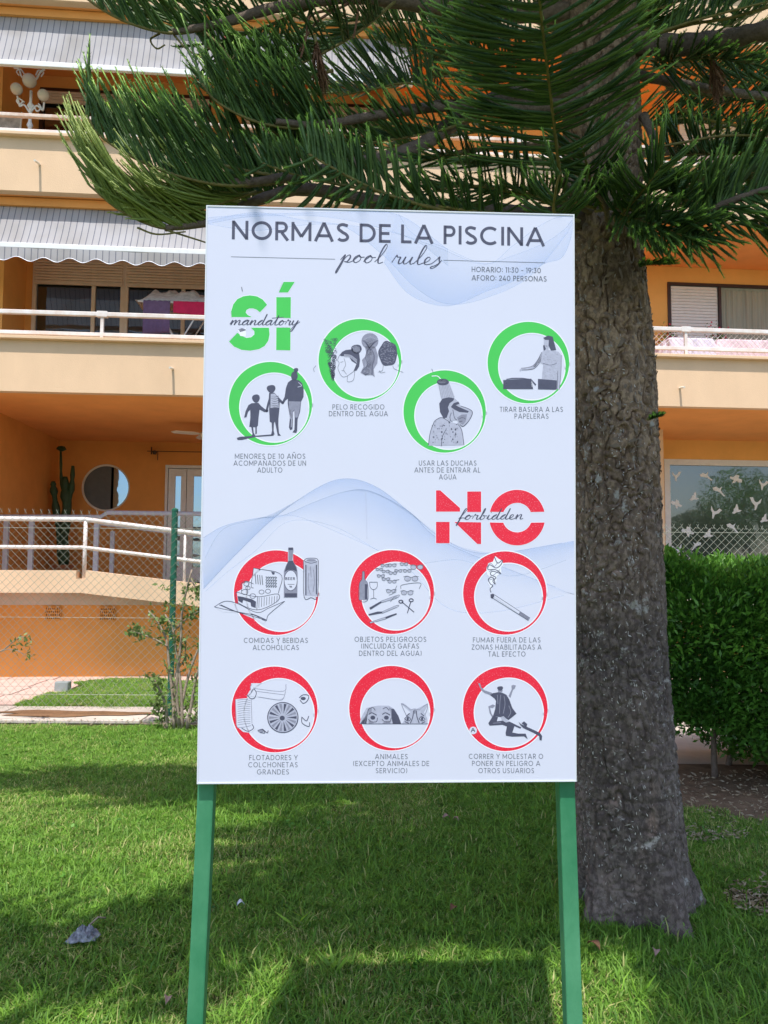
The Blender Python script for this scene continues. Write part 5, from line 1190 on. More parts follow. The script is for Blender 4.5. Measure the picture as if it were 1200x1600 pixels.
# plates, ridges and fine grain
X_, Y_ = cxn*rd, snn*rd
wx = fbm(X_*9, Y_*9, ZZ*9, 3)-.5
v1 = np.abs(vnoise(X_*20+wx*6+3, Y_*20+wx*6, ZZ*5.5+wx*4)-.5)*2     # upright fissures
v2 = np.abs(vnoise(X_*15+9, Y_*15, ZZ*34+wx*3)-.5)*2              # horizontal wrinkles
f_ = fbm(X_*70, Y_*70, ZZ*60, 3)
big = fbm(X_*5, Y_*5, ZZ*4, 3)-.45
upm = np.clip((ZZ-1.2)/.9, 0, 1)
v3 = np.abs(vnoise(X_*11+21, Y_*11, ZZ*6+wx*5)-.5)*2
disp = -.012*np.exp(-(v3/.07)**2)-.019*np.exp(-(v1/.13)**2)*(.3+.9*upm)-.0065*np.exp(-(v2/.2)**2)*(1-.6*upm)+.012*(f_-.45)+.020*big
flare = np.clip((.35-ZZ)/.35, 0, 1)**1.5*.05*(np.sin(TH_*5+1.2)+.5*np.sin(TH_*9))
disp = disp+flare
def scar(px, py, rr, amp):
    global disp
    p = W(px, py, TY-.19); x0, _ = trunk_at(p.z); a0 = math.atan2(-.19, p.x-x0)
    d = np.sqrt(((np.angle(np.exp(1j*(TH_-a0))))*rd)**2+((ZZ-p.z)*1.1)**2)/rr
    disp = disp+amp*np.sin(np.clip(d, 0, 2.2)*math.pi*2.2)*np.exp(-d*.9)*(d < 2.2)
scar(943, 650, .045, .013); scar(994, 652, .035, .013); scar(935, 905, .03, .004)
# raised horizontal-edged ledge on the right flank between y 400 and 860
rd2 = rd+disp
VV = np.stack([cx+cxn*rd2-base_pt.x, snn*rd2, ZZ], -1).reshape(-1, 3)
i = np.arange(NZ-1)[:, None]*NA; k = np.arange(NA)[None]; Fq = np.stack([i+k, i+(k+1) % NA, i+NA+(k+1) % NA, i+NA+k], -1).reshape(-1, 4)
crev = np.clip(np.exp(-(v1/.16)**2)*(.4+.6*upm)+np.exp(-(v2/.2)**2)*.4*(1-upm), 0, 1)
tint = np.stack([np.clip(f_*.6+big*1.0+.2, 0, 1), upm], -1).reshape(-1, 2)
me = np_mesh('trunk', VV, Fq, tint, True)
m = bpy.data.materials.new('scaly_bark'); m.use_nodes = True; n = m.node_tree; b = n.nodes['Principled BSDF']; b.inputs['Roughness'].default_value = .85; b.inputs['Specular IOR Level'].default_value = .25
at = n.nodes.new('ShaderNodeAttribute'); at.attribute_name = 'tint'; sp = n.nodes.new('ShaderNodeSeparateColor'); n.links.new(at.outputs['Color'], sp.inputs[0])
tc = n.nodes.new('ShaderNodeTexCoord')
def mixc(a, c, fac, blend='MIX'):
    x = n.nodes.new('ShaderNodeMix'); x.data_type = 'RGBA'; x.blend_type = blend
    for s_, v_ in ((6, a), (7, c)):
        if isinstance(v_, tuple): x.inputs[s_].default_value = (*v_, 1)
        else: n.links.new(v_, x.inputs[s_])
    if isinstance(fac, (int, float)): x.inputs[0].default_value = fac
    else: n.links.new(fac, x.inputs[0])
    return x.outputs[2]
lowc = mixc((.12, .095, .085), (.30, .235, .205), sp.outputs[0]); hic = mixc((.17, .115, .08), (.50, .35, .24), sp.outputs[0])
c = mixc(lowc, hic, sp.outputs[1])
def nz_(scale, lo, hi, stretch=(1, 1, 1), det=6):
    mp = n.nodes.new('ShaderNodeMapping'); mp.inputs['Scale'].default_value = stretch; n.links.new(tc.outputs['Object'], mp.inputs[0])
    z = n.nodes.new('ShaderNodeTexNoise'); z.inputs['Scale'].default_value = scale; z.inputs['Detail'].default_value = det; z.inputs['Roughness'].default_value = .7; n.links.new(mp.outputs[0], z.inputs[0])
    r = n.nodes.new('ShaderNodeValToRGB'); r.color_ramp.elements[0].position = lo; r.color_ramp.elements[1].position = hi; n.links.new(z.outputs[0], r.inputs[0]); return r.outputs[0], z.outputs[0]
a1, _ = nz_(3.0, .42, .62); c = mixc(c, (.30, .27, .26), a1) if 0 else c
dk, _ = nz_(38, .46, .56, (1, 1, .6)); c2 = mixc((.40, .38, .38), (1, 1, 1), dk); c = mixc(c, c2, .75, 'MULTIPLY')
lich, _ = nz_(11, .60, .66); c = mixc(c, (.40, .37, .34), lich)
c_, craw = nz_(90, .3, .7)
n.links.new(c, b.inputs['Base Color']); bp = n.nodes.new('ShaderNodeBump'); bp.inputs['Strength'].default_value = .9; bp.inputs['Distance'].default_value = .006
n.links.new(craw, bp.inputs['Height']); n.links.new(bp.outputs[0], b.inputs['Normal']); M['bark'] = m
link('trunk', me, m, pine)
# curled bark flakes and resin beads standing off the trunk
def flakes(name, num, z0, z1, L, wd, m, seed, horiz=.3):
    rg = np.random.default_rng(seed); a = rg.uniform(math.pi*1.0, 2*math.pi, num); z = rg.uniform(z0, z1, num)
    x0, r0 = trunk_at(z); r0 = r0+.002
    iz = np.clip(np.searchsorted(zs_, z), 0, NZ-1); ia = (a/(2*np.pi)*NA).astype(int) % NA; r0 = rd2[iz, ia]
    N_ = np.stack([np.cos(a), np.sin(a), 0*a], 1); T_ = np.stack([-np.sin(a), np.cos(a), 0*a], 1); Z_ = np.tile([0, 0, 1.], (num, 1))
    c = np.stack([x0-base_pt.x, 0*a, z], 1)+N_*r0[:, None]
    th = np.where(rg.random(num) < horiz, rg.normal(0, .4, num), math.pi/2+rg.normal(0, .35, num))[:, None]
    d = T_*np.cos(th)+Z_*np.sin(th); s = -T_*np.sin(th)+Z_*np.cos(th); l = L*rg.uniform(.4, 1.6, (num, 1)); w_ = wd*rg.uniform(.6, 1.5, (num, 1))
    lift = rg.uniform(.3, 1, (num, 1))*wd*.9
    V = np.stack([c-d*l-s*w_*.3, c-d*l*.2-s*w_+N_*lift*.6, c+d*l, c+d*l*.1+s*w_+N_*lift*1.6, c-s*w_*.0+N_*lift*1.2], 1).reshape(-1, 3)
    o = np.arange(num)[:, None, None]*5; Fq = (np.array([[0, 1, 4], [1, 2, 4], [2, 3, 4], [3, 0, 4]])[None]+o).reshape(-1, 3)
    ob = link(name, np_mesh(name, V, Fq), m, pine); tag(ob, kind='stuff')
flakes('bark_flakes', 1000, -.05, 3.6, .010, .0028, mat('pale_bark_flake', (.36, .32, .30), .8, .25, 30), 5, .3)
flakes('bark_flakes', 450, 1.5, 3.6, .02, .008, mat('brown_bark_flake', (.20, .15, .12), .85, .3, 30), 6, .45)
flakes('bark_flakes', 700, .2, 2.6, .007, .0022, mat('resin_bead', (.62, .58, .54), .5, .1, 30), 8, .3)

BP = Vector((base_pt.x, TY, 0))
def branch(pts, r0, r1, m=None):
    """pts: list of (px, py, depth) sight-line points placed at their real depth"""
    P = [W(*p)-BP for p in pts]; C = catmull(P, max(10, len(pts)*6)); n_ = len(C); rs = [r0+(r1-r0)*(i/(n_-1))**.8 for i in range(n_)]
    rs = [r*(1+.07*math.sin(i*2.2)) for i, r in enumerate(rs)]
    b = MB(); b.tube(C, r0, 9, True, rs); return b.build('branch', m or M['branch'], pine, smooth=True)
def frond(pts, n, L, br=None, m='needles', raw=False, seed=None, **k):
    P = [W(*p)-BP for p in pts] if not raw else pts
    n = max(8, int(n*.78)); k['r'] = k.get('r', .0042)*1.42; k.setdefault('nl', .0135)
    V, Fq, T = frond_mesh('frond', P, n, L, rng=np.random.default_rng(seed if seed is not None else int(abs(pts[0][0]*7+pts[0][1]*13+n))), **k)
    o = link('frond', np_mesh('frond', V, Fq, T), M[m], br or pine)
    st = MB(); C = catmull(P, 20); st.tube(C, .006, 6, True, [.008-.004*i/19 for i in range(20)])
    link_ = st.build('twig', M['twig_green'], br or pine, smooth=True); return o
M['twig_green'] = mat('young_stem', (.20, .17, .06), .8, .3, 30, .3, 120)
# A: big frond hanging in front of the trunk, coming towards the viewer
A_ = branch([(925, 330, 3.6), (900, 310, 3.35), (876, 280, 3.05)], .03, .014)
frond([(876, 282, 3.05), (868, 215, 2.85), (858, 130, 2.6), (846, 30, 2.32), (838, -70, 2.1), (832, -170, 1.95)], 215, .37, A_, fwd=.22, side=1, up=.02, curl=.16, jit=.05, tipg=.8, r=.0048, rows=20, per=6, taper=.25)
frond([(905, 345, 3.3), (868, 335, 3.0), (868, 300, 2.8), (874, 272, 2.7)], 46, .17, A_, fwd=.45, side=1, up=.25, curl=.35, tipg=1, r=.0042)
# lower left bough with the sunlit end
B_ = branch([(915, 345, 3.62), (760, 330, 3.55), (600, 318, 3.45), (480, 296, 3.3), (400, 314, 3.2), (330, 346, 3.1), (258, 357, 3.0)], .05, .012)
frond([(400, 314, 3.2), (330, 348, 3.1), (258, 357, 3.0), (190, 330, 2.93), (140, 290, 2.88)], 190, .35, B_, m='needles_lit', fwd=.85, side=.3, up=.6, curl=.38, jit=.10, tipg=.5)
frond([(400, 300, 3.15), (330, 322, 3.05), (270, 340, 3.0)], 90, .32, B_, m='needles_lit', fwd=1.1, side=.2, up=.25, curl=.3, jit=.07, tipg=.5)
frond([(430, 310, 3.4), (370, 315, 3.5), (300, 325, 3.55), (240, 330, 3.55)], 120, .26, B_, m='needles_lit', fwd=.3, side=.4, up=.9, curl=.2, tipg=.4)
frond([(500, 300, 3.4), (430, 300, 3.35), (350, 300, 3.3), (290, 290, 3.25)], 110, .24, B_, fwd=.4, side=.6, up=.8, curl=.25)
# middle left bough
C_ = branch([(920, 140, 3.65), (800, 150, 3.6), (720, 185, 3.5), (640, 235, 3.35), (520, 262, 3.2), (400, 285, 3.05), (330, 280, 2.98)], .055, .014)
frond([(430, 285, 3.08), (360, 290, 3.0), (290, 278, 2.93), (220, 252, 2.88), (160, 215, 2.84), (135, 180, 2.82)], 150, .33, C_, fwd=.65, side=.4, up=.75, curl=.12, jit=.07)
frond([(470, 280, 3.2), (380, 265, 3.15), (300, 245, 3.1), (230, 220, 3.05)], 130, .32, C_, fwd=.5, side=.5, up=.85, curl=.15)
frond([(560, 262, 3.25), (480, 240, 3.2), (420, 200, 3.15), (380, 170, 3.1)], 120, .34, C_, fwd=.6, side=.6, up=.7, curl=.15)
# upper left
D_ = branch([(920, 20, 3.7), (800, 20, 3.65), (690, 12, 3.5), (560, -5, 3.35), (440, 10, 3.2), (340, 38, 3.05), (270, 50, 2.98)], .055, .012)
frond([(420, 15, 3.2), (340, 40, 3.07), (270, 52, 2.98), (200, 35, 2.93), (145, 5, 2.9), (115, -25, 2.88)], 150, .30, D_, fwd=.55, side=.5, up=.75, curl=.15)
frond([(500, 5, 3.3), (420, 40, 3.25), (360, 60, 3.2), (310, 70, 3.15)], 46, .30, D_, fwd=.5, side=.8, up=-.5, curl=.35, tipg=.3)
frond([(560, -10, 3.35), (480, -20, 3.2), (400, -40, 3.1), (300, -60, 3.0)], 130, .32, D_, fwd=.4, side=.9, up=.2, curl=.2)
frond([(620, 0, 3.4), (560, 50, 3.3), (490, 90, 3.2), (430, 110, 3.1)], 95, .33, D_, fwd=.5, side=.9, up=.4, curl=.25)
frond([(520, 110, 3.3), (440, 130, 3.2), (370, 110, 3.12), (320, 70, 3.05)], 110, .30, D_, fwd=.8, side=.4, up=.7, curl=.1)
# second middle bough
E_ = branch([(915, 165, 3.6), (800, 168, 3.45), (700, 165, 3.35), (590, 180, 3.25), (500, 195, 3.15), (430, 190, 3.05)], .038, .012)
frond([(560, 190, 3.25), (470, 200, 3.12), (400, 190, 3.02), (340, 160, 2.95), (315, 130, 2.9)], 130, .33, E_, fwd=.6, side=.5, up=.75, curl=.12)
frond([(760, 170, 3.4), (700, 200, 3.4), (630, 215, 3.35), (560, 225, 3.3)], 90, .26, E_, fwd=.5, side=.7, up=.5, curl=.2)
frond([(700, 150, 3.7), (640, 130, 3.75), (580, 140, 3.8), (530, 150, 3.85)], 80, .33, E_, fwd=.4, side=.6, up=.8, curl=.1)
frond([(820, 90, 3.8), (740, 90, 3.85), (670, 80, 3.9), (600, 60, 3.95)], 120, .35, E_, fwd=.4, side=.9, up=.3, curl=.2)
frond([(880, 130, 3.4), (800, 120, 3.3), (740, 90, 3.2), (690, 40, 3.1)], 100, .3, E_, fwd=.5, side=.9, up=.3, curl=.2)
# bright young fronds just above the board
F_ = branch([(900, 320, 3.5), (820, 335, 3.3), (740, 335, 3.1), (680, 322, 2.95)], .02, .009)
frond([(700, 330, 2.98), (650, 318, 2.9), (590, 298, 2.8), (530, 268, 2.72), (482, 240, 2.68)], 110, .19, F_, fwd=.35, side=.35, up=.95, curl=.12, down=.33, r=.0052, tipg=1.3, nl=.011)
frond([(600, 300, 3.1), (540, 290, 3.02), (470, 275, 2.92), (410, 255, 2.86)], 90, .19, F_, fwd=.35, side=.5, up=.9, curl=.12, down=.25, r=.005, tipg=.9)
frond([(870, 320, 3.3), (800, 300, 3.2), (730, 290, 3.1), (670, 300, 3.0)], 90, .22, F_, fwd=.5, side=.8, up=.3, curl=.2, down=.3, r=.0038, needles=True, tipg=.4)
frond([(800, 335, 3.1), (740, 330, 3.0), (680, 322, 2.95), (620, 325, 2.9)], 60, .17, F_, fwd=.5, side=.8, up=.4, curl=.2)
frond([(850, 250, 3.3), (790, 250, 3.2), (720, 240, 3.1), (660, 250, 3.0)], 60, .24, F_, fwd=.6, side=.8, up=.1, curl=.2)
# right side
G_ = branch([(950, 65, 3.68), (1050, 70, 3.5), (1130, 62, 3.4), (1210, 45, 3.3), (1330, 20, 3.2)], .055, .04)
frond([(1100, 60, 3.6), (1180, 20, 3.7), (1260, -10, 3.8)], 70, .32, G_, fwd=.5, side=.9, up=.4, curl=.2)
frond([(1010, 60, 3.3), (1060, 40, 3.2), (1130, 20, 3.1), (1210, 0, 3.05)], 70, .22, G_, fwd=.45, side=.5, up=.8, curl=.15)
H_ = branch([(960, 110, 3.7), (1060, 130, 3.7), (1130, 142, 3.72), (1200, 150, 3.8), (1300, 150, 3.9)], .026, .018)
frond([(1040, 130, 3.75), (1110, 150, 3.85), (1190, 160, 3.95), (1270, 170, 4.0)], 110, .34, H_, fwd=.4, side=.9, up=.4, curl=.15)
frond([(1060, 170, 3.8), (1120, 190, 3.9), (1190, 200, 4.0), (1260, 205, 4.1)], 100, .33, H_, fwd=.4, side=.8, up=.5, curl=.2)
frond([(1000, 90, 3.6), (1050, 95, 3.5), (1110, 90, 3.4), (1180, 100, 3.3)], 90, .26, H_, fwd=.4, side=.9, up=-.2, curl=.2)
I_ = branch([(985, 320, 3.65), (1030, 330, 3.5), (1080, 345, 3.3), (1130, 320, 3.1), (1200, 295, 3.0), (1290, 275, 2.9)], .03, .01)
frond([(1040, 340, 3.35), (1090, 340, 3.2), (1140, 315, 3.08), (1200, 294, 3.0), (1290, 275, 2.92)], 190, .25, I_, fwd=.5, side=.45, up=.85, curl=.05, down=.4, r=.0048, tipg=.8)
frond([(960, 330, 3.4), (1000, 345, 3.3), (1060, 365, 3.2), (1120, 370, 3.12)], 120, .20, I_, fwd=.55, side=.7, up=.5, curl=-.05, down=.6)
frond([(1030, 250, 3.7), (1080, 240, 3.5), (1140, 240, 3.3), (1230, 230, 3.1)], 130, .30, I_, fwd=.4, side=.9, up=.3, curl=.15)
frond([(1040, 300, 3.6), (1100, 290, 3.5), (1170, 280, 3.4), (1250, 260, 3.3)], 120, .28, I_, fwd=.4, side=.9, up=-.1, curl=.1)
frond([(1000, 270, 3.45), (1030, 290, 3.35), (1060, 310, 3.25), (1100, 315, 3.15)], 80, .2, I_, fwd=.4, side=.8, up=.5, curl=.2, tipg=1)
frond([(930, 330, 3.45), (965, 325, 3.35), (1000, 330, 3.3)], 60, .16, I_, fwd=.4, side=.9, up=.4, curl=.2)
frond([(1150, 350, 3.2), (1200, 340, 3.15), (1260, 330, 3.1)], 60, .2, I_, fwd=.4, side=.6, up=-.6, curl=-.1)
J_ = branch([(1005, 180, 3.6), (1020, 215, 3.55), (1024, 250, 3.5), (1034, 292, 3.45)], .022, .016)
frond([(1000, 415, 3.5), (1015, 412, 3.42), (1035, 412, 3.35)], 22, .11, J_, fwd=.8, side=.6, up=.1, curl=.1, tipg=1.2)
frond([(1012, 655, 3.45), (1022, 652, 3.4), (1030, 650, 3.36)], 8, .045, J_, fwd=.8, side=.5, up=.2, curl=.1, tipg=1.2)
K_ = branch([(1000, 60, 3.3), (1080, 38, 3.2), (1140, 28, 3.15), (1220, 5, 3.1)], .007, .006, M['twig_green'])
K_ = branch([(1000, 235, 3.3), (1070, 222, 3.2), (1130, 212, 3.15), (1200, 212, 3.1)], .006, .005, M['twig_green'])
# bare brown hanging shoots
for pts in ([(520, 15, 3.1), (485, 25, 3.08), (478, 60, 3.06), (470, 90, 3.05)], [(545, 5, 3.2), (500, 30, 3.15), (480, 55, 3.1), (468, 80, 3.1)], [(560, 12, 3.2), (556, 40, 3.2), (552, 60, 3.18)]):
    branch(pts, .006, .004, M['dry'])
frond([(500, 60, 3.05), (500, 85, 3.05), (505, 105, 3.05)], 26, .12, D_, m='dry_needles' if 'dry_needles' in M else 'dry', fwd=.9, side=.5, up=0, curl=-.2) if False else None
M['dry_needles'] = leafmat('dry_needles', (.16, .08, .045), (.26, .14, .08), (.3, .18, .1), .9, .1)
frond([(492, 55, 3.05), (496, 80, 3.05), (500, 100, 3.05)], 30, .13, D_, m='dry_needles', fwd=.9, side=.5, up=0, curl=-.15)
frond([(1110, 80, 3.4), (1115, 105, 3.4), (1120, 130, 3.4)], 26, .12, G_, m='dry_needles', fwd=.9, side=.5, up=0, curl=-.15)
for pts in ([(250, 52, 3.0), (235, 62, 3.0), (245, 76, 3.0), (258, 70, 3.0)], [(272, 55, 3.0), (290, 75, 2.98), (310, 88, 2.96), (322, 90, 2.95)], [(320, 50, 3.0), (345, 72, 2.98), (362, 92, 2.96), (368, 78, 2.96)], [(215, 356, 3.0), (245, 366, 2.98), (290, 362, 2.97)], [(262, 360, 3.0), (300, 372, 3.0), (325, 380, 3.0)]):
    branch(pts, .0045, .003, M['twig_green'])
# depth behind: darker fronds of the far side of the whorls
L_ = branch([(980, 230, 3.9), (900, 225, 4.3), (780, 230, 4.6), (640, 250, 4.8)], .03, .012)
for pts, n, L in (([(860, 200, 4.3), (760, 205, 4.5), (660, 220, 4.6), (560, 240, 4.7)], 120, .34), ([(760, 110, 4.2), (660, 120, 4.3), (560, 140, 4.4), (470, 150, 4.4)], 110, .34),
    ([(700, 40, 4.1), (620, 30, 4.2), (540, 30, 4.2), (470, 60, 4.2)], 70, .3), ([(880, 60, 4.2), (820, 20, 4.3), (740, -10, 4.4)], 80, .34), ([(640, 235, 4.0), (560, 245, 4.0), (460, 230, 4.0), (380, 220, 4.0)], 110, .32)):
    frond(pts, n, L, L_, fwd=.45, side=.8, up=.5, curl=.12)
R_ = branch([(990, 240, 4.0), (1060, 235, 4.3), (1140, 225, 4.6), (1230, 215, 4.8)], .03, .012)
for pts, n, L in (([(1000, 110, 4.2), (1070, 100, 4.3), (1150, 105, 4.4), (1230, 110, 4.5)], 100, .34), ([(1000, 280, 4.1), (1070, 285, 4.2), (1150, 280, 4.3), (1230, 270, 4.3)], 120, .32),
    ([(980, 190, 4.1), (1040, 195, 4.2), (1090, 190, 4.3), (1130, 200, 4.4)], 90, .34), ([(1010, 330, 3.6), (1070, 320, 3.6), (1140, 300, 3.6), (1220, 310, 3.6)], 110, .25), ([(980, 20, 4.1), (1040, 10, 4.2), (1110, -20, 4.3)], 60, .3)):
    frond(pts, n, L, R_, fwd=.45, side=.8, up=.45, curl=.12)
# in front of the upper trunk
T_ = branch([(950, 345, 3.5), (945, 320, 3.35), (930, 300, 3.25)], .014, .008)
frond([(945, 330, 3.4), (925, 290, 3.3), (915, 250, 3.15), (905, 215, 3.0)], 75, .22, T_, fwd=.5, side=1, up=.1, curl=.2)
frond([(960, 345, 3.4), (985, 320, 3.3), (1010, 290, 3.15), (1035, 255, 3.05)], 75, .22, T_, fwd=.5, side=1, up=.1, curl=.2)
frond([(930, 325, 3.4), (895, 315, 3.25), (860, 312, 3.15), (820, 300, 3.05)], 60, .18, T_, fwd=.5, side=.9, up=.3, curl=.2)
frond([(960, 340, 3.4), (1010, 350, 3.3), (1050, 345, 3.2), (1100, 350, 3.1)], 80, .2, T_, fwd=.5, side=.8, up=.4, down=.4, curl=0)
# ---- whorls higher up, out of the picture: they shade the trunk and dapple the lawn
rg = np.random.default_rng(21)
def generic(L):
    P = [(0, 0, 0), (L*.35, 0, .02*L), (L*.7, 0, .06*L), (L, 0, .16*L)]
    a = frond_mesh('frond', P, int(125*L), .36, fwd=.5, side=1, up=.25, curl=.3, r=.010, t0=.22, rng=rg, needles=False)
    return np_mesh('frond', *a)
gm = [generic(l) for l in (1.0, 1.0)]
tb = MB(); tb.tube([(0, 0, 0), (.5, 0, .03), (1, 0, .16)], .02, 6, True, [.026, .016, .006]); tbm = tb.build('branch', M['branch'], pine)
tbm_me = tbm.data; bpy.data.objects.remove(tbm)
z = 4.75; kk = 0
while z < 8.6:
    nb = 5; R_ = 1.9 if z < 5 else max(.5, 1.6-(z-5)*.3)
    for j in range(nb):
        a = 2*math.pi*j/nb+kk*.9+rg.uniform(-.2, .2); l = R_*rg.uniform(.85, 1.1)
        dx, dy = math.cos(a), math.sin(a)
        if dy > .15 and z < 6.2: l = min(l, 1.25)
        # keep the sun off no part of the board: boughs towards the viewer stay short
        x0, r0 = trunk_at(z)
        tipx, tipy = x0+dx*l, TY+dy*l
        if dy < -.2 and z < 7.6:
            lim = (TY-(2.25-.445*(z-2.5)))/max(.01, -dy)
            if x0+dx*l < .75: l = min(l, max(.5, lim*.92))
        br = link('branch', tbm_me, None, pine); br.location = (x0-BP.x, 0, z); br.rotation_euler = (0, -.05, a); br.scale = (l, l*.9+.2, l*.9)
        fr_ = link('frond', gm[j % 2], M['needles'], br)
        for o_ in (.24, .22):
            f2 = link('frond', gm[(j+1) % 2], M['needles'], br); s_ = -1 if o_ == .24 else 1; f2.location = (.42, 0, .02); f2.rotation_euler = (0, 0, s_*.62); f2.scale = (.5, .5, .5)
    z += .52; kk += 1
# unseen long boughs, added and placed to dapple the lawn with shade
for (a, l, z) in [(math.atan2(ty-TY, tx-1.05)+2*math.pi, math.hypot(ty-TY, tx-1.05), tz) for tx, ty, tz in ((-3.3, 3.35, 4.75), (-2.2, 2.95, 4.9), (-1.7, .55, 4.8), (-.6, 1.7, 4.8), (.0, 1.62, 4.8), (.45, 1.6, 4.9), (1.15, .2, 4.8), (1.65, .1, 4.9), (2.3, 1.3, 4.8), (2.9, 2.2, 4.9))]:
    x0, r0 = trunk_at(z); br = link('branch', tbm_me, None, pine); br.location = (x0-BP.x, 0, z); br.rotation_euler = (0, -.03, a); br.scale = (l, 1.45, 1.6)
    link('frond', gm[0], M['needles'], br)
    for s_, xo in ((-1, .35), (1, .5), (-1, .62), (1, .3)):
        f2 = link('frond', gm[1], M['needles'], br); f2.location = (xo, 0, .02); f2.rotation_euler = (0, 0, s_*.55); f2.scale = (.3, .8, .8)

# ------------------------------------------------------------------ hedge at the right
def hedge_crown():
    rg = np.random.default_rng(4); n = 300000
    # block x 1.95..6.2, y 5.35..6.9, rounded top and nibbled underside
    x = rg.uniform(1.72, 6.3, n); y = rg.uniform(5.2, 6.9, n); z = rg.uniform(.06, 1.72, n)
    lump = fbm(x*2.3, y*2.3, z*2.3, 3)-.45
    lo_ = .46+.16*np.sin(x*5.1)+.5*lump+.10-.52*np.clip((x-2.28)*2.4, 0, 1); hi_ = 1.60+.28*lump+.05*np.sin(x*7)+.12*(fbm(x*7, y*7, z*0, 2)-.4)
    dx = np.minimum(x-(1.84-.3*lump), 6.2-x); dy = np.minimum(y-(5.35-.35*lump), 6.8-y); dz = np.minimum(z-lo_, hi_-z)
    d = np.minimum(np.minimum(dx, dy), dz); keep = (d > 0) & ((d < .2) | (rg.random(n) < .5))
    c = np.stack([x, y, z], 1)[keep]; d = d[keep]; k = len(c)
    outw = np.stack([np.where(c[:, 0] < 2.1, -.6, 0.), np.where(c[:, 1] < 5.8, -.7, 0.), np.where(c[:, 2] > 1.3, .9, .35)], 1)
    # sprigs: leaves gathered in little stars
    V, Fq = leaf_cards(c, .058, .020, rg, dirs=outw)
    young = np.clip(1-d/.10, 0, 1)*(c[:, 2] > .9)*rg.random(k)*.9
    sh = np.clip(fbm(c[:, 0]*4, c[:, 1]*4, c[:, 2]*4, 2)*1.3-.15+rg.normal(size=k)*.12, 0, 1)
    return V, Fq, np.repeat(np.stack([sh, young], 1), 4, 0)
hg = tag(empty('hedge', (3.9, 6.1, 0)), 'dense clipped green hedge to the right of the pine trunk', 'hedge')
V, Fq, T = hedge_crown(); o = link('foliage', np_mesh('foliage', V-np.array([3.9, 6.1, 0]), Fq, T), M['hedge'], hg); tag(o, kind='stuff')
rg = np.random.default_rng(9)
for i in range(16):
    x = 2.45+i*.24+rg.uniform(-.08, .08); y = 6.05+rg.uniform(-.3, .3)
    C = catmull([(x-3.9, y-6.1, -.05), (x-3.9+rg.uniform(-.08, .08), y-6.1+.03, .4), (x-3.9+rg.uniform(-.25, .25), y-6.1+rg.uniform(-.3, .3), 1.1)], 8)
    MB().tube(C, .02, 7, True, [.026-.002*k for k in range(8)]).build('stem', M['branch'], hg, smooth=True)
for i in range(60):
    x = rg.uniform(1.95, 6); y = rg.uniform(5.5, 6.6); z = rg.uniform(.6, 1.3); d = rg.normal(size=3)*.22
    if i < 60: MB().tube([(x-3.9, y-6.1, z), (x-3.9+d[0], y-6.1+d[1], z+abs(d[2]))], .006, 5).build('twig', M['branch'], hg)

# ------------------------------------------------------------------ pruned rose shrub by the fence post
sb = W(277, 1140, 7.45); shb = tag(empty('rose_shrub', (sb.x, 7.45, 0)), 'sparse pruned shrub with pale bare stems at the green fence post', 'shrub')
def Q(px, py, dd=0): p = W(px, py, 7.45+dd); return (p.x-sb.x, dd, max(-.03, p.z))
stems = [[(285, 1140), (283, 1080), (277, 1030), (270, 985), (258, 960)], [(272, 1140), (270, 1090), (264, 1040), (260, 1000), (245, 970), (232, 955)], [(280, 1140), (276, 1070), (282, 1010), (284, 960), (292, 920), (300, 890)], [(292, 1140), (300, 1095), (306, 1060), (316, 1030), (322, 1005)],
    [(262, 1140), (258, 1100), (248, 1075), (242, 1062)], [(284, 1100), (296, 1050), (312, 1010), (330, 980)], [(262, 1010), (240, 998), (218, 990), (204, 985)], [(268, 990), (290, 968), (310, 955)], [(290, 1140), (310, 1110), (335, 1085)], [(276, 1130), (272, 1060), (288, 1030), (290, 1000)], [(258, 1140), (250, 1120), (246, 1100)], [(296, 900), (306, 918), (318, 930)]]
rg = np.random.default_rng(12); cl = []
for i, st in enumerate(stems):
    dd = rg.uniform(-.12, .12); C = catmull([Q(*p, dd*(j/len(st))) for j, p in enumerate(st)], 16)
    MB().tube(C, .01, 6, True, [(.017 if i < 6 else .010)*(1-.55*j/15)+.001*math.sin(j*2) for j in range(16)]).build('stem', M['wood'], shb, smooth=True)
    for j in range(6, 16, 2):
        if rg.random() < (.75 if i != 2 else .9): cl.append((C[j], .05))
for px, py, r in ((252, 965, .06), (256, 985, .07), (248, 1000, .05), (222, 992, .06), (212, 985, .04), (300, 925, .07), (310, 915, .07), (318, 938, .06), (262, 945, .05), (258, 918, .05), (250, 1085, .1), (255, 1105, .1), (270, 1110, .09), (246, 1062, .05), (300, 1100, .07), (284, 1000, .06), (262, 1128, .09), (285, 1128, .1), (308, 1120, .07), (226, 1056, .04), (275, 1085, .07)):
    cl.append((np.array(Q(px, py)), r))
for c, r in cl:
    n_ = int(10+170*r); cc = np.array(c)+rg.normal(size=(n_, 3))*r*.6; V, Fq = leaf_cards(cc, .052, .026, rg)
    link('leaf_cluster', np_mesh('leaf_cluster', V, Fq, np.repeat(rg.random((n_, 2))*[1, .6], 4, 0)), M['shrub'], shb)
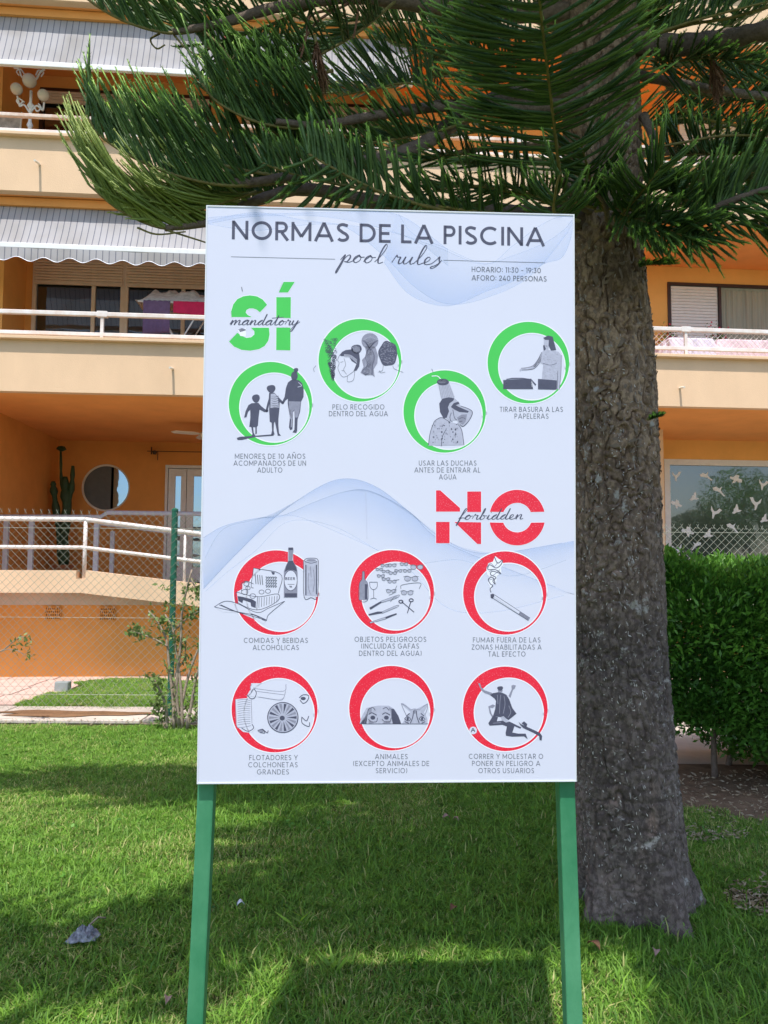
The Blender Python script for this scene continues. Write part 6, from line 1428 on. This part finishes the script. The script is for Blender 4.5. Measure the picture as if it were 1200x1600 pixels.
# small thin sapling at the far left
sb2 = W(-40, 1100, 7.5); sp2 = tag(empty('young_shrub', (sb2.x, 7.5, 0)), 'thin twiggy shoot leaning in at the left edge before the fence', 'shrub')
def Q2(px, py): p = W(px, py, 7.5); return (p.x-sb2.x, 0, max(-.03, p.z))
for st in ([(-45, 1130), (-30, 1060), (-5, 1022), (20, 1015), (45, 1026)], [(-38, 1130), (-20, 1040), (10, 1012), (32, 995), (44, 1000)]):
    C = catmull([Q2(*p) for p in st], 14); MB().tube(C, .006, 6, True, [.009-.0005*j for j in range(14)]).build('stem', M['wood'], sp2, smooth=True)
for px, py in ((33, 998), (40, 994), (43, 1004), (44, 1024), (20, 1012), (30, 1006), (47, 1027)):
    cc = np.array(Q2(px, py))+rg.normal(size=(9, 3))*.025; V, Fq = leaf_cards(cc, .045, .02, rg)
    link('leaf_cluster', np_mesh('leaf_cluster', V, Fq, np.repeat(rg.random((9, 2))*[1, .6], 4, 0)), M['shrub'], sp2)

# ------------------------------------------------------------------ grass: patches of real blades scattered over the lawns
def blade_patch(seed, S_=.30, n=2100, hmin=.012, hmax=.040, long=.02, dryf=.06):
    rg = np.random.default_rng(seed); x = rg.uniform(-S_*.55, S_*.55, n); y = rg.uniform(-S_*.55, S_*.55, n)
    cl = fbm(x*14+seed, y*14, x*0, 2); h = (hmin+(hmax-hmin)*rg.random(n))*(.6+.8*cl); lg = rg.random(n) < long; h = np.where(lg, h*2.1+.02, h)
    a = rg.uniform(0, 6.283, n); lean = rg.uniform(.2, 1.5, n)*h; w_ = rg.uniform(.0012, .0034, n)
    dx, dy = np.cos(a), np.sin(a); sx, sy = -dy, dx
    tw = rg.uniform(-.6, .6, n); sx2, sy2 = np.cos(a+1.57+tw), np.sin(a+1.57+tw)
    z0 = np.full(n, -.006)
    p = lambda t, hh, wd, s_, ax, ay: np.stack([x+dx*lean*t+ax*wd*s_, y+dy*lean*t+ay*wd*s_, z0+h*hh], 1)
    V = np.stack([p(0, 0, w_, -1, sx, sy), p(0, 0, w_, 1, sx, sy), p(.3, .62, w_, 1, sx2, sy2), p(.3, .62, w_, -1, sx2, sy2), p(1, .95, 0, 0, sx, sy)], 1).reshape(-1, 3)
    o = np.arange(n)[:, None, None]*5; Fc = (np.array([[0, 1, 2], [0, 2, 3], [3, 2, 4]])[None]+o).reshape(-1, 3)
    sh = np.clip(cl*.7+rg.normal(size=n)*.18+.1, 0, 1); dry = np.where(rg.random(n) < dryf, rg.uniform(.5, 1, n), rg.random(n)*.12)
    return np_mesh('blade_patch', V, Fc, np.repeat(np.stack([sh, dry], 1), 5, 0))
src = bpy.data.collections.new('grass_patches')
for k in range(6):
    o = bpy.data.objects.new('blade_patch', blade_patch(40+k, long=.012 if k < 4 else .05, dryf=(.03, .08, .16, .34, .05, .1)[k], n=(2300, 2100, 1900, 1500, 2100, 2000)[k])); o.data.materials.append(M['grass']); src.objects.link(o)
def scatter(name, pts, label=None):
    """one object whose points carry turned copies of the blade patches"""
    me = bpy.data.meshes.new(name); P = np.array([(x, y, z) for x, y, z, *_ in pts], np.float32); me.vertices.add(len(P)); me.vertices.foreach_set('co', P.ravel())
    for an, tp, vals in (('rot', 'FLOAT', [p[3] for p in pts]), ('siz', 'FLOAT', [p[4] for p in pts]), ('hgt', 'FLOAT', [p[5] for p in pts]), ('pick', 'INT', [p[6] for p in pts])):
        at = me.attributes.new(an, tp, 'POINT'); at.data.foreach_set('value', vals)
    o = bpy.data.objects.new(name, me); COL.objects.link(o); me.materials.append(M['grass'])
    ng = bpy.data.node_groups.new('scatter', 'GeometryNodeTree'); ng.interface.new_socket('Geometry', in_out='INPUT', socket_type='NodeSocketGeometry'); ng.interface.new_socket('Geometry', in_out='OUTPUT', socket_type='NodeSocketGeometry')
    gi = ng.nodes.new('NodeGroupInput'); go = ng.nodes.new('NodeGroupOutput'); ip = ng.nodes.new('GeometryNodeInstanceOnPoints'); ci = ng.nodes.new('GeometryNodeCollectionInfo')
    ci.inputs['Collection'].default_value = src; ci.inputs['Separate Children'].default_value = True; ci.inputs['Reset Children'].default_value = True
    def attr(nm, t):
        q = ng.nodes.new('GeometryNodeInputNamedAttribute'); q.data_type = t; q.inputs[0].default_value = nm; return q.outputs[0]
    mp = ng.nodes.new('GeometryNodeMeshToPoints'); cr = ng.nodes.new('ShaderNodeCombineXYZ'); cs = ng.nodes.new('ShaderNodeCombineXYZ')
    L = ng.links.new
    L(gi.outputs[0], mp.inputs[0]); L(mp.outputs[0], ip.inputs['Points']); L(ci.outputs[0], ip.inputs['Instance']); ip.inputs['Pick Instance'].default_value = True
    L(attr('pick', 'INT'), ip.inputs['Instance Index']); L(attr('rot', 'FLOAT'), cr.inputs[2]); L(cr.outputs[0], ip.inputs['Rotation'])
    sz = attr('siz', 'FLOAT'); L(sz, cs.inputs[0]); L(sz, cs.inputs[1]); L(attr('hgt', 'FLOAT'), cs.inputs[2]); L(cs.outputs[0], ip.inputs['Scale']); L(ip.outputs[0], go.inputs[0])
    md = o.modifiers.new('scatter', 'NODES'); md.node_group = ng
    return tag(o, label, kind='stuff')
rg = np.random.default_rng(31); pts = []
bed = [(1.9, 5.3), (2.3, 4.9), (3.0, 4.75), (8.5, 4.5), (8.5, 7.70), (1.7, 7.70)]
S_ = .24; y = 1.2
while y < 7.68:
    xm = min(8.0, .8+y*.85)
    for x in np.arange(-xm, xm, S_):
        px, py = x+rg.uniform(-.05, .05), y+rg.uniform(-.05, .05)
        if inside(px, py, bed): continue
        if py > 7.62+.05*math.sin(px*3): continue
        if (px-base_pt.x)**2+(py-TY)**2 < .05: continue
        lit_ = math.hypot(px-2.1, (py-3.75)*1.5)
        if lit_ < .42 and rg.random() < .75: continue
        hgt = .75+.5*float(fbm(np.array([px*1.3+5]), np.array([py*1.3]), np.array([0.]), 2)[0])
        if (px-base_pt.x)**2+(py-TY)**2 < .25: hgt *= 1.35
        q_ = float(fbm(np.array([px*1.1+2]), np.array([py*1.6]), np.array([4.]), 3)[0])+rg.normal()*.07; pick = int(np.clip((q_-.30)*11, 0, 3)) if py > 3.2 or rg.random() < .6 else int(rg.integers(4, 6))
        pts.append((px, py, 0, rg.uniform(0, 6.28), 1.0, hgt, pick))
    y += S_
grass = scatter('grass', pts, 'short green lawn grass with longer blades in front')
pts = []
for yy in np.arange(8.5, 10.6, .24):
    for x in np.arange(-6.5, 3.3, .24):
        px, py = x+rg.uniform(-.06, .06), yy+rg.uniform(-.06, .06)
        if inside(px, py, lawn2): pts.append((px, py, .02, rg.uniform(0, 6.28), 1.0, rg.uniform(.7, 1), int(rg.integers(0, 4))))
scatter('grass', pts, 'bright strip of grass between the path and the ramp wall')
# broad-leaved weeds and clover in the lawn
rgw = np.random.default_rng(77); cs_ = []
for i in range(70):
    px, py = rgw.uniform(-3.5, 3.2), rgw.uniform(2.3, 7.4); 
    if (px-base_pt.x)**2+(py-TY)**2 < .2 or inside(px, py, bed): continue
    k_ = int(rgw.integers(5, 22)); cs_.append(np.stack([px+rgw.normal(size=k_)*.035, py+rgw.normal(size=k_)*.035, .012+rgw.random(k_)*.028], 1))
cs_ = np.concatenate(cs_); V, Fq = leaf_cards(cs_, .028, .016, rgw, dirs=rgw.normal(size=cs_.shape)*np.array([1.5, 1.5, .5]))
tag(link('ground_weeds', np_mesh('ground_weeds', V, Fq, np.repeat(np.stack([rgw.random(len(cs_)), rgw.random(len(cs_))*.2], 1), 4, 0)), M['hedge']), 'small broad-leaved weeds dotted through the lawn', kind='stuff')
for (px, py, n_) in ((520, 1520, 24), (1000, 1560, 20), (470, 1450, 12)):
    cx_, cy_ = g(px, py); a_ = rgw.uniform(0, 6.28, n_); l_ = rgw.uniform(.05, .13, n_)
    dd_ = np.stack([np.cos(a_), np.sin(a_), rgw.uniform(.5, 1.6, n_)], 1); cc = np.tile([cx_, cy_, 0.], (n_, 1))+rgw.normal(size=(n_, 3))*[.02, .02, 0]
    V, Fq = leaf_cards(cc, .1, .009, rgw, dirs=dd_*3); o = link('grass_tuft', np_mesh('grass_tuft', V, Fq, np.repeat(rgw.random((n_, 2))*[1, .2], 4, 0)), M['grass'])
    tag(o, {520: 'bright long grass tuft in the sun right of the left post', 1000: 'long grass tuft in front of the pine base', 470: 'low grass tuft midway behind the board shadow'}[px], 'grass tuft')
# dry litter and wood chips right of the trunk and on the bed
def litter(name, cx, cy, ax, ay, n, L, label, seed, z=.004):
    rg = np.random.default_rng(seed); r = np.sqrt(rg.random(n)); a = rg.uniform(0, 6.283, n); c = np.stack([cx+ax*r*np.cos(a), cy+ay*r*np.sin(a), z+rg.random(n)*.018], 1)
    d = rg.normal(size=(n, 3)); d[:, 2] *= .25
    V, Fq = leaf_cards(c, L, L*.28, rg, dirs=d*3); o = link(name, np_mesh(name, V, Fq, np.repeat(rg.random((n, 2)), 4, 0)), M['dry_blades']); return tag(o, label, kind='stuff')
litter('leaf_litter', 2.1, 3.75, .45, .30, 1500, .035, 'pale dry needle litter beside the trunk base', 1, .006)
litter('leaf_litter', 3.1, 5.3, 1.3, .8, 1600, .035, 'dry litter on the bare soil under the hedge', 2, .008)
litter('leaf_litter', -1.5, 7.66, 4.2, .10, 700, .03, 'dry litter along the edge of the pale path', 3, .03)
litter('leaf_litter', 1.9, 4.65, .25, .12, 250, .03, 'small patch of dry litter in the grass behind the trunk', 4, .015)
# single fallen leaves
def fallen(px, py, L, m, label, k):
    x, y = g(px, py); V = []; N = 7
    for i in range(N):
        t = i/(N-1); w_ = L*.30*math.sin(math.pi*min(1, t*.96+.02)); V += [(t*L, -w_, .02+.02*math.sin(3*t)), (t*L, 0, .014+.02*math.sin(3*t)), (t*L, w_, .022+.02*math.sin(3*t+.4))]
    Fc = [(3*i+j, 3*i+3+j, 3*i+4+j, 3*i+1+j) for i in range(N-1) for j in (0, 1)]
    o = MB().add(V, Fc).build('fallen_leaf', m, None, smooth=True); o.location = (x, y, .022); o.rotation_euler = (.15, .1, k); o.modifiers.new('s', 'SOLIDIFY').thickness = .0012; tag(o, label, 'leaf', 'fallen leaves on the lawn')
brown = mat('dead_leaf', (.22, .11, .06), .8, .25, 60); pinkish = mat('pale_petal', (.4, .26, .22), .7, .1, 60)
fallen(937, 1500, .075, brown, 'long brown dead leaf in the shaded grass right of the right post', 2.0)
fallen(1023, 1510, .05, pinkish, 'pale pink petal in the grass under the trunk base', 1.2)
fallen(691, 1288, .05, pinkish, 'left of the two pale petals in the grass under the board', .3)
fallen(716, 1293, .045, pinkish, 'right of the two pale petals in the grass under the board', 2.2)
fallen(257, 1588, .045, pinkish, 'pinkish petal at the bottom left by the left post', 1.6)
fallen(702, 1437, .05, brown, 'small brown leaf in the shade midway between the posts', .9)
fallen(369, 1428, .035, M['halo'], 'small white petal in the grass right of the left post', .4)
# crumpled grey plastic wrapper at the left
wx_, wy_ = g(130, 1478); N = 26; V = []; Fc = []
for i in range(N):
    for j in range(N):
        a, c = i/(N-1)*2-1, j/(N-1)*2-1; r = max(abs(a), abs(c)); e = float(fbm(np.array([a*3.1+4]), np.array([c*3.1]), np.array([2.]), 3)[0]); e2 = float(fbm(np.array([a*2.3+9]), np.array([c*2.3+3]), np.array([5.]), 3)[0])
        V.append((a*.075*(.75+.6*e2)+c*.01, c*.05*(.6+.7*e), .02+.062*(1-r**1.5)*(.35+1.1*abs(math.sin(e*9)))))
for i in range(N-1):
    for j in range(N-1): q = i*N+j; Fc.append((q, q+N, q+N+1, q+1))
wr_ = MB().add(V, Fc).build('plastic_wrapper', mat('grey_film', (.08, .09, .12), .3, .4, 30, col2=(.42, .43, .50)), None, smooth=True); wr_.scale = (.78, .78, .7); wr_.location = (wx_, wy_, .016); wr_.rotation_euler = (0, 0, .15)  # pale highlights of the folds are mixed into the film colour
wr_.modifiers.new('s', 'SOLIDIFY').thickness = .001
tag(wr_, 'crumpled grey plastic wrapper lying on the lawn at the left', 'litter')
# twig lying by the wrapper
a_, c_ = g(140, 1456), g(165, 1447); tag(MB().tube([(a_[0], a_[1], .03), ((a_[0]+c_[0])/2, (a_[1]+c_[1])/2, .05), (c_[0], c_[1], .035)], .004, 6).build('fallen_twig', M['wood'], None, smooth=True), 'short dark twig on the grass behind the crumpled wrapper', 'twig')
# ------------------------------------------------------------------ garden trees behind the viewer: what the ground floor panes mirror
def gtree(x, y, h, r, seed, label, mm):
    t = tag(empty('garden_tree', (x, y, 0)), label, 'tree', 'garden trees facing the building'); rg = np.random.default_rng(seed)
    MB().tube([(0, 0, -.1), (.1, 0, h*.35), (0, .1, h*.7)], .12, 8, True, [.16, .12, .05]).build('trunk', M['branch'], t, smooth=True)
    for k in range(5): a = k*1.3; MB().tube([(.08, 0, h*.35), (r*.5*math.cos(a), r*.5*math.sin(a), h*.62)], .04, 6, True, [.05, .02]).build('limb', M['branch'], t)
    n = 5000; cc = rg.normal(size=(n, 3)); cc /= np.linalg.norm(cc, axis=1)[:, None]; cc *= (rg.random((n, 1))**.4); f = .75+.7*fbm(cc[:, 0]*2+seed, cc[:, 1]*2, cc[:, 2]*2, 2)[:, None]*.6
    c = cc*f*np.array([r, r, h*.36])+np.array([0, 0, h*.66]); V, Fq = leaf_cards(c, .16, .09, rg)
    o = link('crown', np_mesh('crown', V, Fq, np.repeat(rg.random((n, 2))*[1, .7], 4, 0)), M[mm], t); tag(o, kind='stuff')
for i, (x, y, h, r, mm) in enumerate(((17, -4, 4.2, 1.7, 'shrub'), (20.5, -6, 6.4, 2.4, 'hedge'), (24.5, -5, 4.6, 1.9, 'shrub'), (28, -8, 7.4, 2.8, 'hedge'))):
    gtree(x, y, h, r, 60+i, ['low yellow green garden tree mirrored at the left of the large pane', 'taller dark green garden tree mirrored in the large pane', 'small light green garden tree mirrored at the right of the large pane', 'dark garden tree furthest right, opposite the building'][i], mm)

# unseen side boughs off the long ones, added to shade the lawn
def shade_bough(p0, p1, z=4.85, wd=1.0):
    l = math.hypot(p1[0]-p0[0], p1[1]-p0[1]); br = link('branch', tbm_me, None, pine); br.location = (p0[0]-BP.x, p0[1]-TY, z); br.rotation_euler = (0, -.03, math.atan2(p1[1]-p0[1], p1[0]-p0[0])); br.scale = (l, wd, 1.2)
    link('frond', gm[0], M['needles'], br)
rg = np.random.default_rng(5)
for k in range(13):
    x = -.8+k*.125; shade_bough((x*.6+.1, 2.3), (x, 1.04+rg.uniform(-.06, .08)), 4.8+rg.uniform(0, .15), .8)
for k in range(8):
    x = -1.05-k*.26; shade_bough((x*.55-.3, 1.62), (x, .50+rg.uniform(-.2, .5)), 4.8+rg.uniform(0, .25), .9)
for k in range(13):
    x = .74+k*.17; shade_bough((.95+x*.3, 2.3), (x, .12+rg.uniform(-.1, .4)), 4.8+rg.uniform(0, .25), .65 if k < 2 else .9)
